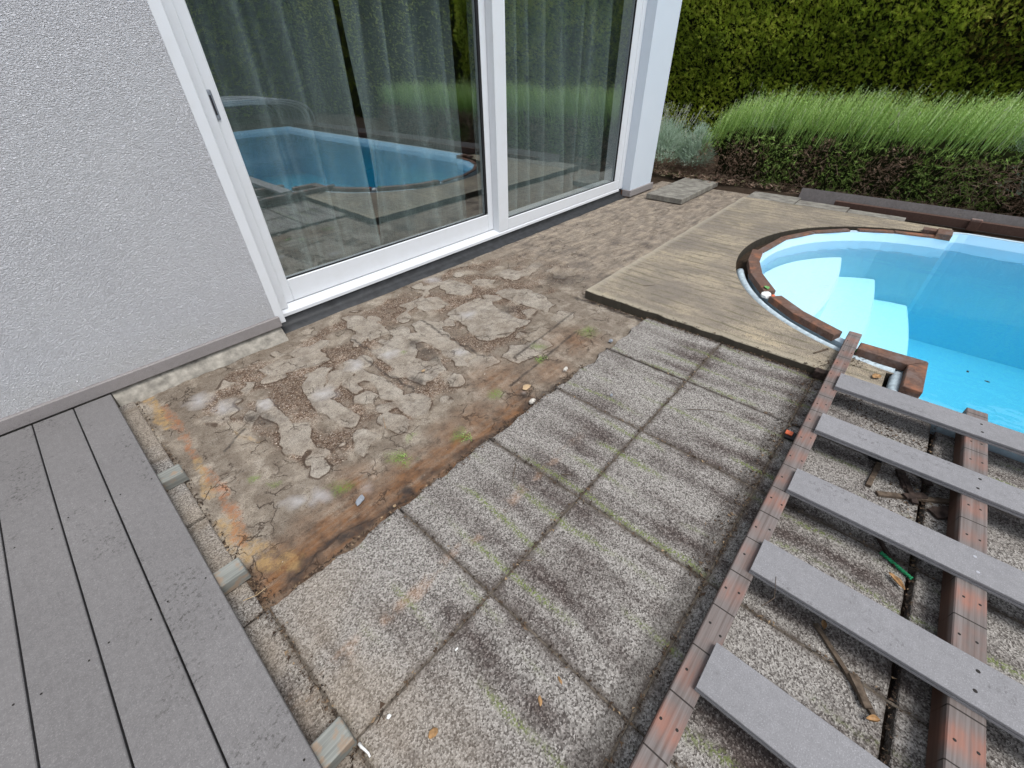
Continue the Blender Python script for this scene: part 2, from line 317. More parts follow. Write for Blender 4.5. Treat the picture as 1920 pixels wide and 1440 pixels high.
    M['fillet'] = plain('pale_fillet', (.27, .25, .215), .95, .2, 0, .45, 22)
    M['twig'] = plain('twig_bark', (.10, .075, .055), .9, .2, 0, .5, 60)
    M['bark'] = plain('dark_bark', (.045, .032, .027), .95, .2, 0, .6, 50)
    M['straw'] = plain('dry_straw', (.50, .36, .20), .8)
    M['leaf'] = plain('dry_leaf', (.30, .17, .07), .6, .4, 0, .5, 60)
    M['oleaf'] = plain('orange_leaf', (.55, .17, .03), .6)
    M['gleaf'] = plain('green_leaf', (.15, .36, .12), .6)
    M['rope'] = plain('green_rope', (.015, .22, .09), .55, .3, 0, .5, 150)
    M['white'] = plain('white_plastic', (.72, .72, .70), .5)
    M['wedge'] = plain('orange_plastic', (.70, .16, .07), .5)
    M['black'] = plain('black_plastic', (.015, .015, .016), .5)
    M['chipm'] = plain('mortar_chip', (.50, .47, .42), .9, .2, 0, .3)
    M['ochip'] = plain('ochre_chip', (.42, .30, .18), .9, .2, 0, .3)
    M['bluechip'] = plain('slate_chip', (.26, .28, .31), .8, .2, 0, .3)
    M['jointfill'] = plain('joint_fill', (.105, .088, .07), .95, .1, 0, .6, 60)
    M['screw'] = plain('screw_hole', (.015, .012, .01), .7)
    M['screwm'] = plain('screw_metal', (.6, .6, .62), .35, .5, .7)
    M['brick'] = plain('brick_base', (.33, .16, .10), .9, .2, 0, .4)
    t = NT('garden_soil'); p = t.pos(); n = t.noise(p, 30, 6, .7); c = t.mix(n, (.018, .013, .009), (.075, .052, .036)); M['soil'] = t.bsdf(c, .95, t.bump(n, .02, .8), .1)
    t = NT('lawn_ground'); p = t.pos(); n = t.noise(p, 12, 6, .7); c = t.mix(n, (.02, .03, .01), (.06, .075, .025)); M['lawn'] = t.bsdf(c, .95, t.bump(n, .03, .8), .1)
    def leafm(name, stops, trans=.38):
        t = NT(name); g = t.attr('tone'); c = t.ramp(g, stops)
        m = t.bsdf(c, .6, None, .25); b = t.t.nodes['Principled BSDF']
        tl = t.n('BsdfTranslucent'); t.put(tl.inputs[0], c); ms = t.n('MixShader'); ms.inputs[0].default_value = trans
        t.t.links.new(b.outputs[0], ms.inputs[1]); t.t.links.new(tl.outputs[0], ms.inputs[2]); t.t.links.new(ms.outputs[0], t.out.inputs[0]); return m
    M['conifer'] = leafm('conifer_foliage', [(0, (.20, .11, .04)), (.12, (.08, .11, .015)), (.35, (.22, .31, .03)), (.65, (.46, .56, .06)), (1, (.72, .72, .14))])
    M['rosemary'] = leafm('rosemary_needles', [(0, (.05, .12, .02)), (.45, (.24, .42, .08)), (.8, (.50, .70, .22)), (1, (.70, .86, .42))])
    M['understory'] = leafm('bush_base', [(0, (.08, .05, .035)), (.42, (.32, .21, .15)), (.55, (.42, .33, .24)), (.62, (.12, .17, .04)), (1, (.27, .42, .09))], .15)
    M['lavender'] = leafm('lavender_foliage', [(0, (.20, .28, .15)), (.5, (.38, .50, .38)), (.8, (.55, .66, .56)), (1, (.75, .70, .55))])
    M['core'] = plain('shrub_core', (.012, .014, .006), 1, 0)  # near-black fill that paints the shade inside hedges and shrubs
mats()

# ------------------------------------------------------------------ mesh helpers
def setp(o, **kw):
    for k, v in kw.items():
        if v is not None: o[k] = v
    return o
def link(name, me, mat=None, parent=None, loc=None):
    o = bpy.data.objects.new(name, me); col.objects.link(o)
    if mat is not None and me is not None and not me.materials: me.materials.append(mat)
    if loc: o.location = loc
    if parent is not None:
        o.parent = parent; o.matrix_parent_inverse = Matrix.Translation(-Vector(parent.location))
    return o
def empty(name, loc, label, category, group=None):
    o = bpy.data.objects.new(name, None); o.location = loc; o.empty_display_size = .1; col.objects.link(o)
    return setp(o, label=label, category=category, group=group)
def finish(bm, name, mat, parent=None, smooth=False):
    me = bpy.data.meshes.new(name); bm.normal_update(); bm.to_mesh(me); bm.free()
    if smooth:
        for pl in me.polygons: pl.use_smooth = True
    return link(name, me, mat, parent)
def addbox(bm, lo, hi, bev=0, seg=1):
    r = bmesh.ops.create_cube(bm, size=1)['verts']
    for v in r: v.co = Vector([lo[i]+(v.co[i]+.5)*(hi[i]-lo[i]) for i in range(3)])
    if bev > 0:
        es = list({e for v in r for e in v.link_edges})
        bmesh.ops.bevel(bm, geom=es, offset=bev, segments=seg, affect='EDGES', profile=.6)
def box(name, mat, lo, hi, parent=None, bev=.002, seg=1):
    bm = bmesh.new(); addbox(bm, lo, hi, bev, seg); return finish(bm, name, mat, parent)
def prism(name, mat, pts, z0, z1, parent=None, bev=0):
    bm = bmesh.new(); a = [bm.verts.new((x, y, z1)) for x, y in pts]; b = [bm.verts.new((x, y, z0)) for x, y in pts]
    n = len(pts)
    tri = tessellate_polygon([[Vector((x, y, 0)) for x, y in pts]])
    for f in tri: bm.faces.new([a[i] for i in f]); bm.faces.new([b[i] for i in reversed(f)])
    for i in range(n): bm.faces.new((a[i], b[i], b[(i+1) % n], a[(i+1) % n]))
    bmesh.ops.recalc_face_normals(bm, faces=bm.faces)
    if bev:
        es = [e for e in bm.edges if abs(e.verts[0].co.z-z1) < 1e-6 and abs(e.verts[1].co.z-z1) < 1e-6 and any(abs(f.normal.z) < .5 for f in e.link_faces)]
        bmesh.ops.bevel(bm, geom=es, offset=bev, segments=1, affect='EDGES')
    return finish(bm, name, mat, parent)
def tube_bm(bm, pts, r, seg=8, taper=None):
    rings = []; n = len(pts); pts = [Vector(p) for p in pts]
    for i, p in enumerate(pts):
        d = (pts[min(i+1, n-1)]-pts[max(i-1, 0)]).normalized(); up = Vector((0, 0, 1)) if abs(d.z) < .9 else Vector((1, 0, 0))
        s = d.cross(up).normalized(); u = s.cross(d); rr = r if taper is None else r*(1-(1-taper)*i/(n-1))
        rings.append([bm.verts.new(p+s*math.cos(2*PI*k/seg)*rr+u*math.sin(2*PI*k/seg)*rr) for k in range(seg)])
    for a, b in zip(rings, rings[1:]):
        for k in range(seg): bm.faces.new((a[k], a[(k+1) % seg], b[(k+1) % seg], b[k]))
    bm.faces.new(rings[0][::-1]); bm.faces.new(rings[-1])
def tube(name, mat, pts, r, parent=None, seg=8, taper=None):
    bm = bmesh.new(); tube_bm(bm, pts, r, seg, taper); bmesh.ops.recalc_face_normals(bm, faces=bm.faces)
    return finish(bm, name, mat, parent, True)
def trimesh(name, mat, V, tone, parent=None):
    """V (n,3,3) triangles, tone (n,)"""
    n = len(V); me = bpy.data.meshes.new(name)
    me.vertices.add(3*n); me.vertices.foreach_set('co', V.reshape(-1).astype(np.float32))
    me.loops.add(3*n); me.loops.foreach_set('vertex_index', np.arange(3*n, dtype=np.int32))
    me.polygons.add(n); me.polygons.foreach_set('loop_start', np.arange(0, 3*n, 3, dtype=np.int32))
    me.update(calc_edges=True)
    a = me.attributes.new('tone', 'FLOAT', 'POINT'); a.data.foreach_set('value', np.repeat(tone, 3).astype(np.float32))
    return link(name, me, mat, parent)

# ------------------------------------------------------------------ pool outline (metres)
CX, CY, AX, AY = 4.07, -.41, 1.28, 1.15
def apse(off, t0=180, t1=0, n=40):
    return [(CX+(AX+off)*math.cos(math.radians(t0+(t1-t0)*i/n)), CY+(AY+off)*math.sin(math.radians(t0+(t1-t0)*i/n))) for i in range(n+1)]
PX0, PX1, PY0, PY1 = 2.38, 5.66, -7.4, -.41
def outline(off):
    c = .12
    P = apse(off)
    P[0] = (P[0][0], CY+off); P[-1] = (P[-1][0], CY+off)
    P += [(PX1-c, PY1+off)] + [(PX1-c+(c+off)*math.sin(a), PY1-c+(c+off)*math.cos(a)) for a in (.5, 1.0, 1.5708)]
    P += [(PX1+off, PY0-off), (PX0-off, PY0-off)]
    P += [(PX0+c-(c+off)*math.cos(a), PY1-c+(c+off)*math.sin(a)) for a in (0, .5, 1.0)] + [(PX0+c, PY1+off)]
    return P        # clockwise

# ------------------------------------------------------------------ setting: ground
def ground_with_hole():
    outer = [(-90, -90), (90, -90), (90, 90), (-90, 90)]
    hole = outline(.06)
    poly = [[Vector((x, y, 0)) for x, y in outer], [Vector((x, y, 0)) for x, y in hole]]
    allp = outer+hole; bm = bmesh.new(); vs = [bm.verts.new((x, y, -.055)) for x, y in allp]
    for f in tessellate_polygon(poly): bm.faces.new([vs[i] for i in f])
    bmesh.ops.recalc_face_normals(bm, faces=bm.faces)
    for f in bm.faces:
        if f.normal.z < 0: f.normal_flip()
    o = finish(bm, 'ground', M['lawn']); setp(o, kind='structure')
ground_with_hole()
def soil_sheet():
    # dark soil bed under the slabs and in their joints, with the pool cut out
    outer = [(-1.8, -9.8), (6.19, -9.8), (6.19, 2.9), (-1.8, 2.9)]; hole = outline(.055)
    bm = bmesh.new(); vs = [bm.verts.new((x, y, -.044)) for x, y in outer+hole]
    for f in tessellate_polygon([[Vector((x, y, 0)) for x, y in outer], [Vector((x, y, 0)) for x, y in hole]]): bm.faces.new([vs[i] for i in f])
    for f in bm.faces:
        f.normal_update()
        if f.normal.z < 0: f.normal_flip()
    return setp(finish(bm, 'soil', M['soil']), kind='structure')
soil = soil_sheet()

def terrace():
    pav = bpy.data.objects.new('pavement', None); col.objects.link(pav); pav['kind'] = 'structure'
    xs = [-.07+.498*k for k in range(-3, 6)]; ys = [1.0, .5, 0, -.5, -1.0, -1.5, -2.0, -2.5]
    r = random.Random(3)
    def slab(x0, x1, y0, y1, z0, z1, jag=0, mat='slab', gaps=(.006,)*4, name='slab'):
        gl, gr, gb, gt = gaps
        x0 += gl; x1 -= gr; y0 += gb; y1 -= gt
        n = 14; pts = []
        def edge(a, b, amp, nn=n):
            out = []
            for i in range(nn):
                t = i/nn; x = a[0]+(b[0]-a[0])*t; y = a[1]+(b[1]-a[1])*t
                d = Vector((b[1]-a[1], a[0]-b[0])).normalized()*(r.uniform(-1, 1)*amp if i else 0)
                out.append((x+d.x, y+d.y))
            return out
        if jag:
            top = []; nn = 26
            for i in range(nn):
                t = i/nn; x = x1+(x0-x1)*t
                top.append((x, y1-abs(noise.noise(Vector((x*7, 3.3, 0))))*.055*jag+noise.noise(Vector((x*30, 1, 0)))*.010*jag))
        else: top = edge((x1, y1), (x0, y1), .0012)
        pts = edge((x0, y0), (x1, y0), .0012)+edge((x1, y0), (x1, y1), .0012)+top+edge((x0, y1), (x0, y0), .0012)
        o = prism(name, M[mat], pts, z0, z1, pav, .003)
        # settle a little out of level
        return o
    for i in range(len(xs)-1):
        for j in range(len(ys)-1):
            x0, x1 = xs[i], xs[i+1]; y1, y0 = ys[j], ys[j+1]
            if x0 > 1.9 and y1 <= 0: x1 = 2.30 if y1 < 0 else x1
            dz = r.uniform(-.003, .002); g = [.0028]*4
            if y1 == -.5: g[3] = .010
            if y0 == -.5: g[2] = .010
            if x0 > 2.35: continue
            if x0 < -.1: dz -= .008
            slab(x0, x1, y0, y1, -.043, dz, 1.0 if (j == 0 and x0 > -.1) else 0, gaps=g)
    for k in range(3):      # strip beside the mortar bed under the deck edge
        slab(xs[2], -.078, 1.0+k*.53, 1.53+k*.53, -.043, -.010+r.uniform(-.003, .003))
        slab(xs[1], xs[2], 1.0+k*.53, 1.53+k*.53, -.043, -.012)
    # crumbly joint fill, nearly flush
    bm = bmesh.new()
    for k in range(-2, 5):
        if k < 4: addbox(bm, (xs[k+3]-.004, -2.4, -.043), (xs[k+3]+.004, .96 if k >= 0 else 1, -.0035))
    for yy in (.5, 0): addbox(bm, (-1.0, yy-.004, -.043), (2.40, yy+.004, -.004))
    o = finish(bm, 'joint_fill', M['jointfill'], pav); o['kind'] = 'stuff'
    # edge slabs along the planting bed
    ye = [1.47, .95, .45, -.05]
    for a, b in zip(ye, ye[1:]):
        slab(5.765, 6.11 if a > 1 else (6.0 if a > .6 else 5.93), b, a, -.043, .040+r.uniform(-.003, .002), mat='paleslab')
    # slabs on the far long side
    for a in range(4): slab(-.07+.498*4-.498*a, -.07+.498*5-.498*a-.08*(a == 0), -3.0, -2.5, -.043, 0)
    # pale loose slab by the post
    slab(5.18, 6.30, 1.99, 2.44, -.014, .040, mat='paleslab', gaps=(0, 0, 0, 0))
    # tan concrete sheet with the curved cut-out for the pool
    ap = apse(.165, 180, 0, 44); ap[0] = (ap[0][0], -.27)
    e = []
    r2 = random.Random(5)
    for i in range(60):
        y = 1.485-(1.485+.27)*i/60; e.append((2.425+noise.noise(Vector((y*9, 7, 0)))*.012+r2.uniform(-.003, .003), y))
    pts = e+[(2.43, -.27)]+[(ap[0][0]-.01, -.27)]+ap[1:-1]+[(5.52, -.41), (5.758, -.41)]
    for i in range(40):
        x = 5.758-(5.758-2.44)*i/40; pts.append((x, 1.485+noise.noise(Vector((x*6, 2, 0)))*.012))
    o = prism('concrete_sheet', M['tan'], pts, -.043, .040, pav, .004)
terrace()

# ------------------------------------------------------------------ mortar bed
LUMPS = [
  [(0.555, 2.058), (0.632, 2.123), (0.716, 2.141), (0.756, 2.078), (0.688, 2.027), (0.608, 1.894), (0.619, 1.812), (0.642, 1.588), (0.585, 1.557), (0.518, 1.634), (0.511, 1.816), (0.524, 1.922)],
  [(0.748, 2.038), (0.781, 1.919), (0.77, 1.779), (0.726, 1.773), (0.699, 1.861), (0.713, 1.966)],
  [(0.82, 2.089), (0.879, 2.091), (0.898, 2.015), (0.872, 1.894), (0.899, 1.72), (0.898, 1.588), (0.804, 1.518), (0.771, 1.636), (0.81, 1.734), (0.807, 1.904), (0.798, 2.029)],
  [(0.852, 1.584), (0.919, 1.549), (0.954, 1.481), (0.932, 1.41), (0.859, 1.364), (0.79, 1.381), (0.78, 1.467), (0.811, 1.536)],
  [(0.697, 1.526), (0.758, 1.519), (0.779, 1.456), (0.778, 1.383), (0.728, 1.335), (0.68, 1.356), (0.652, 1.433), (0.67, 1.496)],
  [(0.531, 1.516), (0.576, 1.532), (0.611, 1.492), (0.616, 1.407), (0.567, 1.397), (0.488, 1.354), (0.484, 1.419)],
  [(0.99, 2.052), (1.131, 2.073), (1.213, 2.075), (1.25, 2.003), (1.205, 1.848), (1.133, 1.782), (1.15, 1.72), (1.234, 1.699), (1.181, 1.578), (1.026, 1.567), (0.996, 1.552), (0.968, 1.656), (0.996, 1.793)],
  [(1.359, 2.134), (1.447, 2.143), (1.498, 2.026), (1.452, 1.919), (1.378, 1.864), (1.41, 1.749), (1.399, 1.622), (1.379, 1.565), (1.296, 1.559), (1.26, 1.668), (1.292, 1.792), (1.308, 1.915), (1.315, 2.059)],
  [(1.103, 2.58), (1.184, 2.544), (1.242, 2.405), (1.216, 2.153), (1.132, 2.15), (1.048, 2.17), (1.051, 2.285), (1.049, 2.422)],
  [(0.572, 2.394), (0.705, 2.347), (0.793, 2.245), (0.803, 2.161), (0.713, 2.162), (0.576, 2.22), (0.475, 2.274), (0.461, 2.387)],
  [(0.328, 2.12), (0.397, 2.095), (0.391, 1.878), (0.383, 1.766), (0.406, 1.659), (0.377, 1.562), (0.315, 1.562), (0.268, 1.635), (0.313, 1.755), (0.322, 1.871), (0.314, 1.992)],
  [(0.316, 2.261), (0.367, 2.335), (0.4, 2.298), (0.379, 2.232), (0.339, 2.19)],
  [(0.7, 1.774), (0.767, 1.753), (0.787, 1.659), (0.728, 1.632), (0.68, 1.7)],
  [(1.599, 2.066), (1.766, 2.1), (1.936, 2.092), (1.958, 1.954), (1.902, 1.835), (1.877, 1.668), (1.931, 1.557), (1.766, 1.57), (1.647, 1.54), (1.542, 1.602), (1.52, 1.709), (1.584, 1.849)],
  [(1.306, 1.525), (1.397, 1.543), (1.457, 1.473), (1.44, 1.403), (1.366, 1.404), (1.297, 1.433), (1.272, 1.48)],
  [(1.107, 1.51), (1.177, 1.524), (1.215, 1.464), (1.18, 1.41), (1.123, 1.401), (1.064, 1.425)],
  [(2.064, 2.055), (2.175, 2.044), (2.228, 1.921), (2.277, 1.746), (2.202, 1.586), (2.075, 1.556), (2.062, 1.778), (2.037, 1.917)],
  [(1.585, 1.474), (1.648, 1.42), (1.783, 1.381), (1.77, 1.258), (1.62, 1.283), (1.474, 1.312), (1.474, 1.417)],
  [(1.897, 2.499), (1.998, 2.51), (2.035, 2.367), (2.035, 2.241), (1.943, 2.17), (1.863, 2.206), (1.825, 2.338)],
  [(2.095, 2.329), (2.209, 2.293), (2.235, 2.195), (2.153, 2.164), (2.071, 2.229)],
  [(1.526, 2.303), (1.645, 2.378), (1.744, 2.318), (1.725, 2.174), (1.618, 2.17), (1.536, 2.215)],
  [(2.302, 2.284), (2.492, 2.272), (2.511, 2.105), (2.381, 2.088), (2.296, 2.155)],
  [(2.635, 2.029), (2.789, 2.031), (2.782, 1.854), (2.755, 1.746), (2.598, 1.83)],
  [(0.319, 1.5), (0.348, 1.516), (0.377, 1.482), (0.38, 1.41), (0.342, 1.379), (0.301, 1.389), (0.291, 1.436)],
  [(2.048, 1.515), (2.161, 1.506), (2.194, 1.417), (2.073, 1.367), (1.987, 1.422)],
  [(2.759, 2.512), (2.942, 2.469), (3.016, 2.203), (2.878, 2.16), (2.733, 2.293)]]
ROUGH = [(0.119, 2.245), (0.382, 2.48), (0.825, 2.56), (1.513, 2.60), (2.36, 2.60), (2.918, 2.374), (2.86, 1.863), (2.221, 1.699), (1.72, 1.387), (1.304, 1.435), (1.093, 1.383), (0.788, 1.355), (0.532, 1.331), (0.313, 1.442), (0.232, 1.675), (0.225, 1.89), (0.12, 2.065)]
def sdf(poly, X, Y):
    d = np.full(X.shape, 1e9); inside = np.zeros(X.shape, bool); n = len(poly)
    for i in range(n):
        ax, ay = poly[i]; bx, by = poly[(i+1) % n]; ex, ey = bx-ax, by-ay
        wx, wy = X-ax, Y-ay; t = np.clip((wx*ex+wy*ey)/(ex*ex+ey*ey), 0, 1)
        d = np.minimum(d, (wx-ex*t)**2+(wy-ey*t)**2)
        c = ((ay > Y) != (by > Y)) & (X < (bx-ax)*(Y-ay)/((by-ay) or 1e-9)+ax); inside ^= c
    d = np.sqrt(d); return np.where(inside, -d, d)
def vnoise(X, Y, s, seed, octs=3):
    rg = np.random.default_rng(seed); out = np.zeros(X.shape); amp = 1; tot = 0
    for o in range(octs):
        G = rg.random((128, 128)); x = X*s+17.3*o; y = Y*s+5.1*o; xi = np.floor(x).astype(int); yi = np.floor(y).astype(int)
        fx = x-xi; fy = y-yi; fx = fx*fx*(3-2*fx); fy = fy*fy*(3-2*fy)
        a = G[xi % 128, yi % 128]; b = G[(xi+1) % 128, yi % 128]; c = G[xi % 128, (yi+1) % 128]; d = G[(xi+1) % 128, (yi+1) % 128]
        out += amp*((a*(1-fx)+b*fx)*(1-fy)+(c*(1-fx)+d*fx)*fy); tot += amp; amp *= .5; s *= 2
    return out/tot
def path_mask(X, Y, pts, w, soft):
    d = np.full(X.shape, 1e9)
    for (ax, ay), (bx, by) in zip(pts, pts[1:]):
        ex, ey = bx-ax, by-ay; t = np.clip(((X-ax)*ex+(Y-ay)*ey)/(ex*ex+ey*ey+1e-12), 0, 1)
        d = np.minimum(d, np.hypot(X-ax-ex*t, Y-ay-ey*t))
    return np.clip((w+soft-d)/soft, 0, 1)
def blob(X, Y, x, y, r, soft=.6): return np.clip((r-np.hypot(X-x, Y-y))/(r*soft), 0, 1)
def ss(x): x = np.clip(x, 0, 1); return x*x*(3-2*x)
def mortar_fields(X, Y):
    wx = X+(vnoise(X, Y, 14, 1)-.5)*.05; wy = Y+(vnoise(X, Y, 14, 2)-.5)*.05
    lump = np.zeros(X.shape)
    for P in LUMPS: lump = np.maximum(lump, ss((.004-sdf(P, wx, wy))/.014))
    rough = ss(-sdf(ROUGH, X+(vnoise(X, Y, 5, 3)-.5)*.3, Y+(vnoise(X, Y, 5, 4)-.5)*.3)/.05+.3)
    # additional smaller trowel lumps
    extra = ss((vnoise(X, Y, 8, 5, 2)-.60)/.04); lump = np.maximum(lump, extra*.9*rough)
    far = ss((X-2.3)/.7)
    lump *= (1-.6*far)
    gv = rough*(1-lump*.93)*ss((vnoise(X, Y, 6, 8, 3)-.30)/.30)
    return lump, rough, gv, far
def mortar():
    objs = []
    def piece(x0, x1, y0, y1, step, name):
        nx = int((x1-x0)/step)+1; ny = int((y1-y0)/step)+1
        gx = np.linspace(x0, x1, nx); gy = np.linspace(y0, y1, ny); X, Y = np.meshgrid(gx, gy, indexing='ij')
        lump, rough, gv, far = mortar_fields(X, Y)
        Z = -.026+.005*(vnoise(X, Y, 2.5, 10)-.5)
        Z += rough*(-.004)+lump*.012*(.6+.4*vnoise(X, Y, 8, 11))*np.where(rough > .2, 1, .3)
        Z += gv*(vnoise(X, Y, 90, 12, 2)-.5)*.006 + lump*(vnoise(X, Y, 50, 13, 3)-.5)*.003
        # trowel ridges
        Z += (1-rough)*(vnoise(X*.25, Y*3, 22, 14, 2)-.5)*.0022
        for pts, h, w in (([(-.075, 2.60), (-.08, 1.9), (-.074, 1.5), (-.082, 1.15)], .006, .006), ([(-.06, 2.60), (.35, 2.55), (.66, 2.60)], .008, .008),
                          ([(.0, 1.035), (.22, 1.062), (.43, 1.008), (.50, .99)], .012, .006), ([(1.2, 1.02), (1.34, 1.07), (1.5, 1.02)], .009, .008), ([(.85, 1.04), (1.0, 1.02)], .009, .007)):
            Z += path_mask(X+(vnoise(X, Y, 25, 15)-.5)*.03, Y+(vnoise(X, Y, 25, 16)-.5)*.03, pts, w, .008)*h
        # far stretch: long shallow ribs across
        Z += far*(vnoise(X*3.5, Y*.8, 3, 17, 3)-.5)*.006
        n1 = vnoise(X, Y, 18, 20, 3); wob = (n1-.5)*.06; XW = X+wob; YW = Y+(vnoise(X, Y, 18, 21)-.5)*.08
        rust = np.maximum(path_mask(XW, YW, [(.005, 2.43), (.008, 2.14), (-.005, 1.93)], .012, .010), path_mask(XW, YW, [(.0, 1.80), (.0, 1.62), (-.012, 1.46), (-.022, 1.33)], .016, .012))
        yel = np.maximum(path_mask(XW, YW, [(-.02, 2.57), (-.028, 2.35), (-.017, 2.22)], .016, .010), path_mask(XW, YW, [(-.005, 1.90), (-.03, 1.72), (-.045, 1.62)], .014, .010))
        yel = np.maximum(yel, .9*path_mask(XW, YW, [(-.045, 1.46), (-.038, 1.28), (-.005, 1.17), (.05, 1.11)], .026, .022))
        yel = np.maximum(yel, .9*path_mask(XW, YW, [(.16, 1.95), (.22, 1.8)], .0, .01))
        brown = path_mask(XW, YW, [(.0, 1.08), (.15, 1.095), (.36, 1.07), (.61, 1.06), (.92, 1.04), (1.19, 1.02)], .05, .13)
        for x, y, r in ((.20, 1.16, .13), (.36, 1.14, .14), (.39, 1.24, .13), (.55, 1.12, .14), (1.30, 1.14, .10), (1.0, 1.15, .16), (.84, 1.18, .12), (1.55, 1.12, .16), (1.9, 1.2, .2), (1.3, 1.3, .2)):
            brown = np.maximum(brown, blob(X, Y, x, y, r*1.2, .9)*(.75 if x > .6 else .95))
        dark = path_mask(XW, YW, [(.02, 1.05), (.15, 1.07), (.36, 1.035), (.61, 1.03), (.95, 1.01), (1.26, 1.0), (1.6, .99)], .006, .04)*ss((vnoise(X, Y, 7, 22)-.28)/.2)
        for x, y, r in ((1.215, 1.80, .07), (1.225, 1.93, .06), (1.20, 1.72, .05), (.275, 2.0, .07), (2.60, 1.82, .18), (.30, 1.93, .05), (1.95, 1.78, .09), (1.28, 1.07, .06), (1.0, 1.62, .05), (2.42, 1.2, .06)):
            dark = np.maximum(dark, blob(XW, YW, x, y, r, .8)*.8)
        dark = np.maximum(dark, path_mask(XW, YW, [(2.40, 1.52), (2.40, 1.0)], .012, .02))
        dark = np.maximum(dark, .6*path_mask(XW, YW, [(-.1, 2.63), (.7, 2.63)], .008, .02))
        # straight grooves scored by the old screed
        for pts in ([(.93, 2.06), (.93, 1.93), (.935, 1.56)], [(1.0, 2.28), (1.0, 2.08)], [(1.41, 1.5), (1.43, 2.13)], [(1.30, 1.20), (1.55, 1.22), (2.0, 1.26)], [(.10, 1.86), (.20, 1.94)], [(1.5, 1.36), (2.2, 1.42)]):
            dark = np.maximum(dark, .9*path_mask(XW*.8+X*.2, Y, pts, .002, .010))
        moss = np.zeros(X.shape)
        for x, y, r in ((.866, 1.127, .06), (.593, 1.237, .06), (.132, 1.603, .035), (1.583, 1.234, .05), (.60, 1.18, .05), (1.117, 1.905, .03), (.16, 1.5, .03), (1.7, 1.33, .05), (1.2, 1.22, .05), (.34, 1.27, .06), (2.05, 1.2, .08), (.71, 1.30, .04)):
            moss = np.maximum(moss, blob(XW, YW, x, y, r, .9)*.9)
        pale = np.zeros(X.shape)
        for x, y, r in ((.258, 1.294, .06), (.215, 2.19, .07), (1.92, 2.59, .07), (.40, 1.20, .035), (.17, 1.35, .05), (.6, 1.9, .08), (.35, 2.05, .05), (.85, 2.0, .06), (1.05, 1.95, .06), (1.34, 1.66, .06), (1.30, 1.11, .02), (1.7, 1.95, .08), (.14, 2.35, .09)):
            pale = np.maximum(pale, blob(XW, YW, x, y, r, 1)*.85)
        me = bpy.data.meshes.new(name); N = nx*ny
        co = np.stack([X, Y, Z], -1).reshape(-1, 3).astype(np.float32)
        idx = np.arange(N).reshape(nx, ny); q = np.stack([idx[:-1, :-1], idx[1:, :-1], idx[1:, 1:], idx[:-1, 1:]], -1).reshape(-1)
        me.vertices.add(N); me.vertices.foreach_set('co', co.reshape(-1)); nf = len(q)//4
        me.loops.add(len(q)); me.loops.foreach_set('vertex_index', q.astype(np.int32)); me.polygons.add(nf)
        me.polygons.foreach_set('loop_start', np.arange(0, 4*nf, 4, dtype=np.int32)); me.polygons.foreach_set('use_smooth', np.ones(nf, bool)); me.update(calc_edges=True)
        for nm, a in (('lump', lump), ('gravel', gv), ('rust', rust), ('yellow', yel), ('brown', brown), ('moss', moss), ('dark', dark), ('pale', pale), ('far', far)):
            at = me.attributes.new(nm, 'FLOAT', 'POINT'); at.data.foreach_set('value', np.clip(a, 0, 1).reshape(-1).astype(np.float32))
        o = link(name, me, M['mortar']); setp(o, kind='structure'); objs.append(o)
    piece(-.088, 2.46, .955, 2.72, .006, 'mortar_bed')
    piece(2.4601, 6.19, 1.44, 2.72, .014, 'mortar_bed')
    # loose crumbs lying between the trowelled lumps
    n = 26000; x = rng.uniform(0, 2.9, n); y = rng.uniform(1.02, 2.62, n); lump, rough, gv, far = mortar_fields(x, y)
    keep = rng.random(n) < (gv*.75+.012); x, y = x[keep], y[keep]; n = len(x); s = rng.uniform(.0013, .0038, n)*np.where(rng.random(n) < .05, 1.7, 1)
    base = np.array([[1, 0, 0], [-1, 0, 0], [0, 1, 0], [0, -1, 0], [0, 0, 1]], float); F = np.array([[0, 2, 4], [2, 1, 4], [1, 3, 4], [3, 0, 4]])
    a = rng.uniform(0, 2*PI, n); R = np.zeros((n, 3, 3)); R[:, 0, 0] = np.cos(a); R[:, 0, 1] = -np.sin(a); R[:, 1, 0] = np.sin(a); R[:, 1, 1] = np.cos(a); R[:, 2, 2] = rng.uniform(.6, 1.3, n)
    R[:, 0] *= rng.uniform(.6, 1.2, n)[:, None]
    V = np.einsum('nij,kj->nki', R, base)*s[:, None, None]; V += rng.normal(0, .15, V.shape)*s[:, None, None]
    V[:, :, 0] += x[:, None]; V[:, :, 1] += y[:, None]; V[:, :, 2] += -.0275+.001
    T = V[:, F].reshape(-1, 3, 3)
    o = trimesh('gravel_crumbs', M['crumb'], T, np.repeat(rng.random(n), 4)); setp(o, kind='stuff', label='reddish brown gravel crumbs in the hollows of the old mortar bed', category='gravel')
mortar()

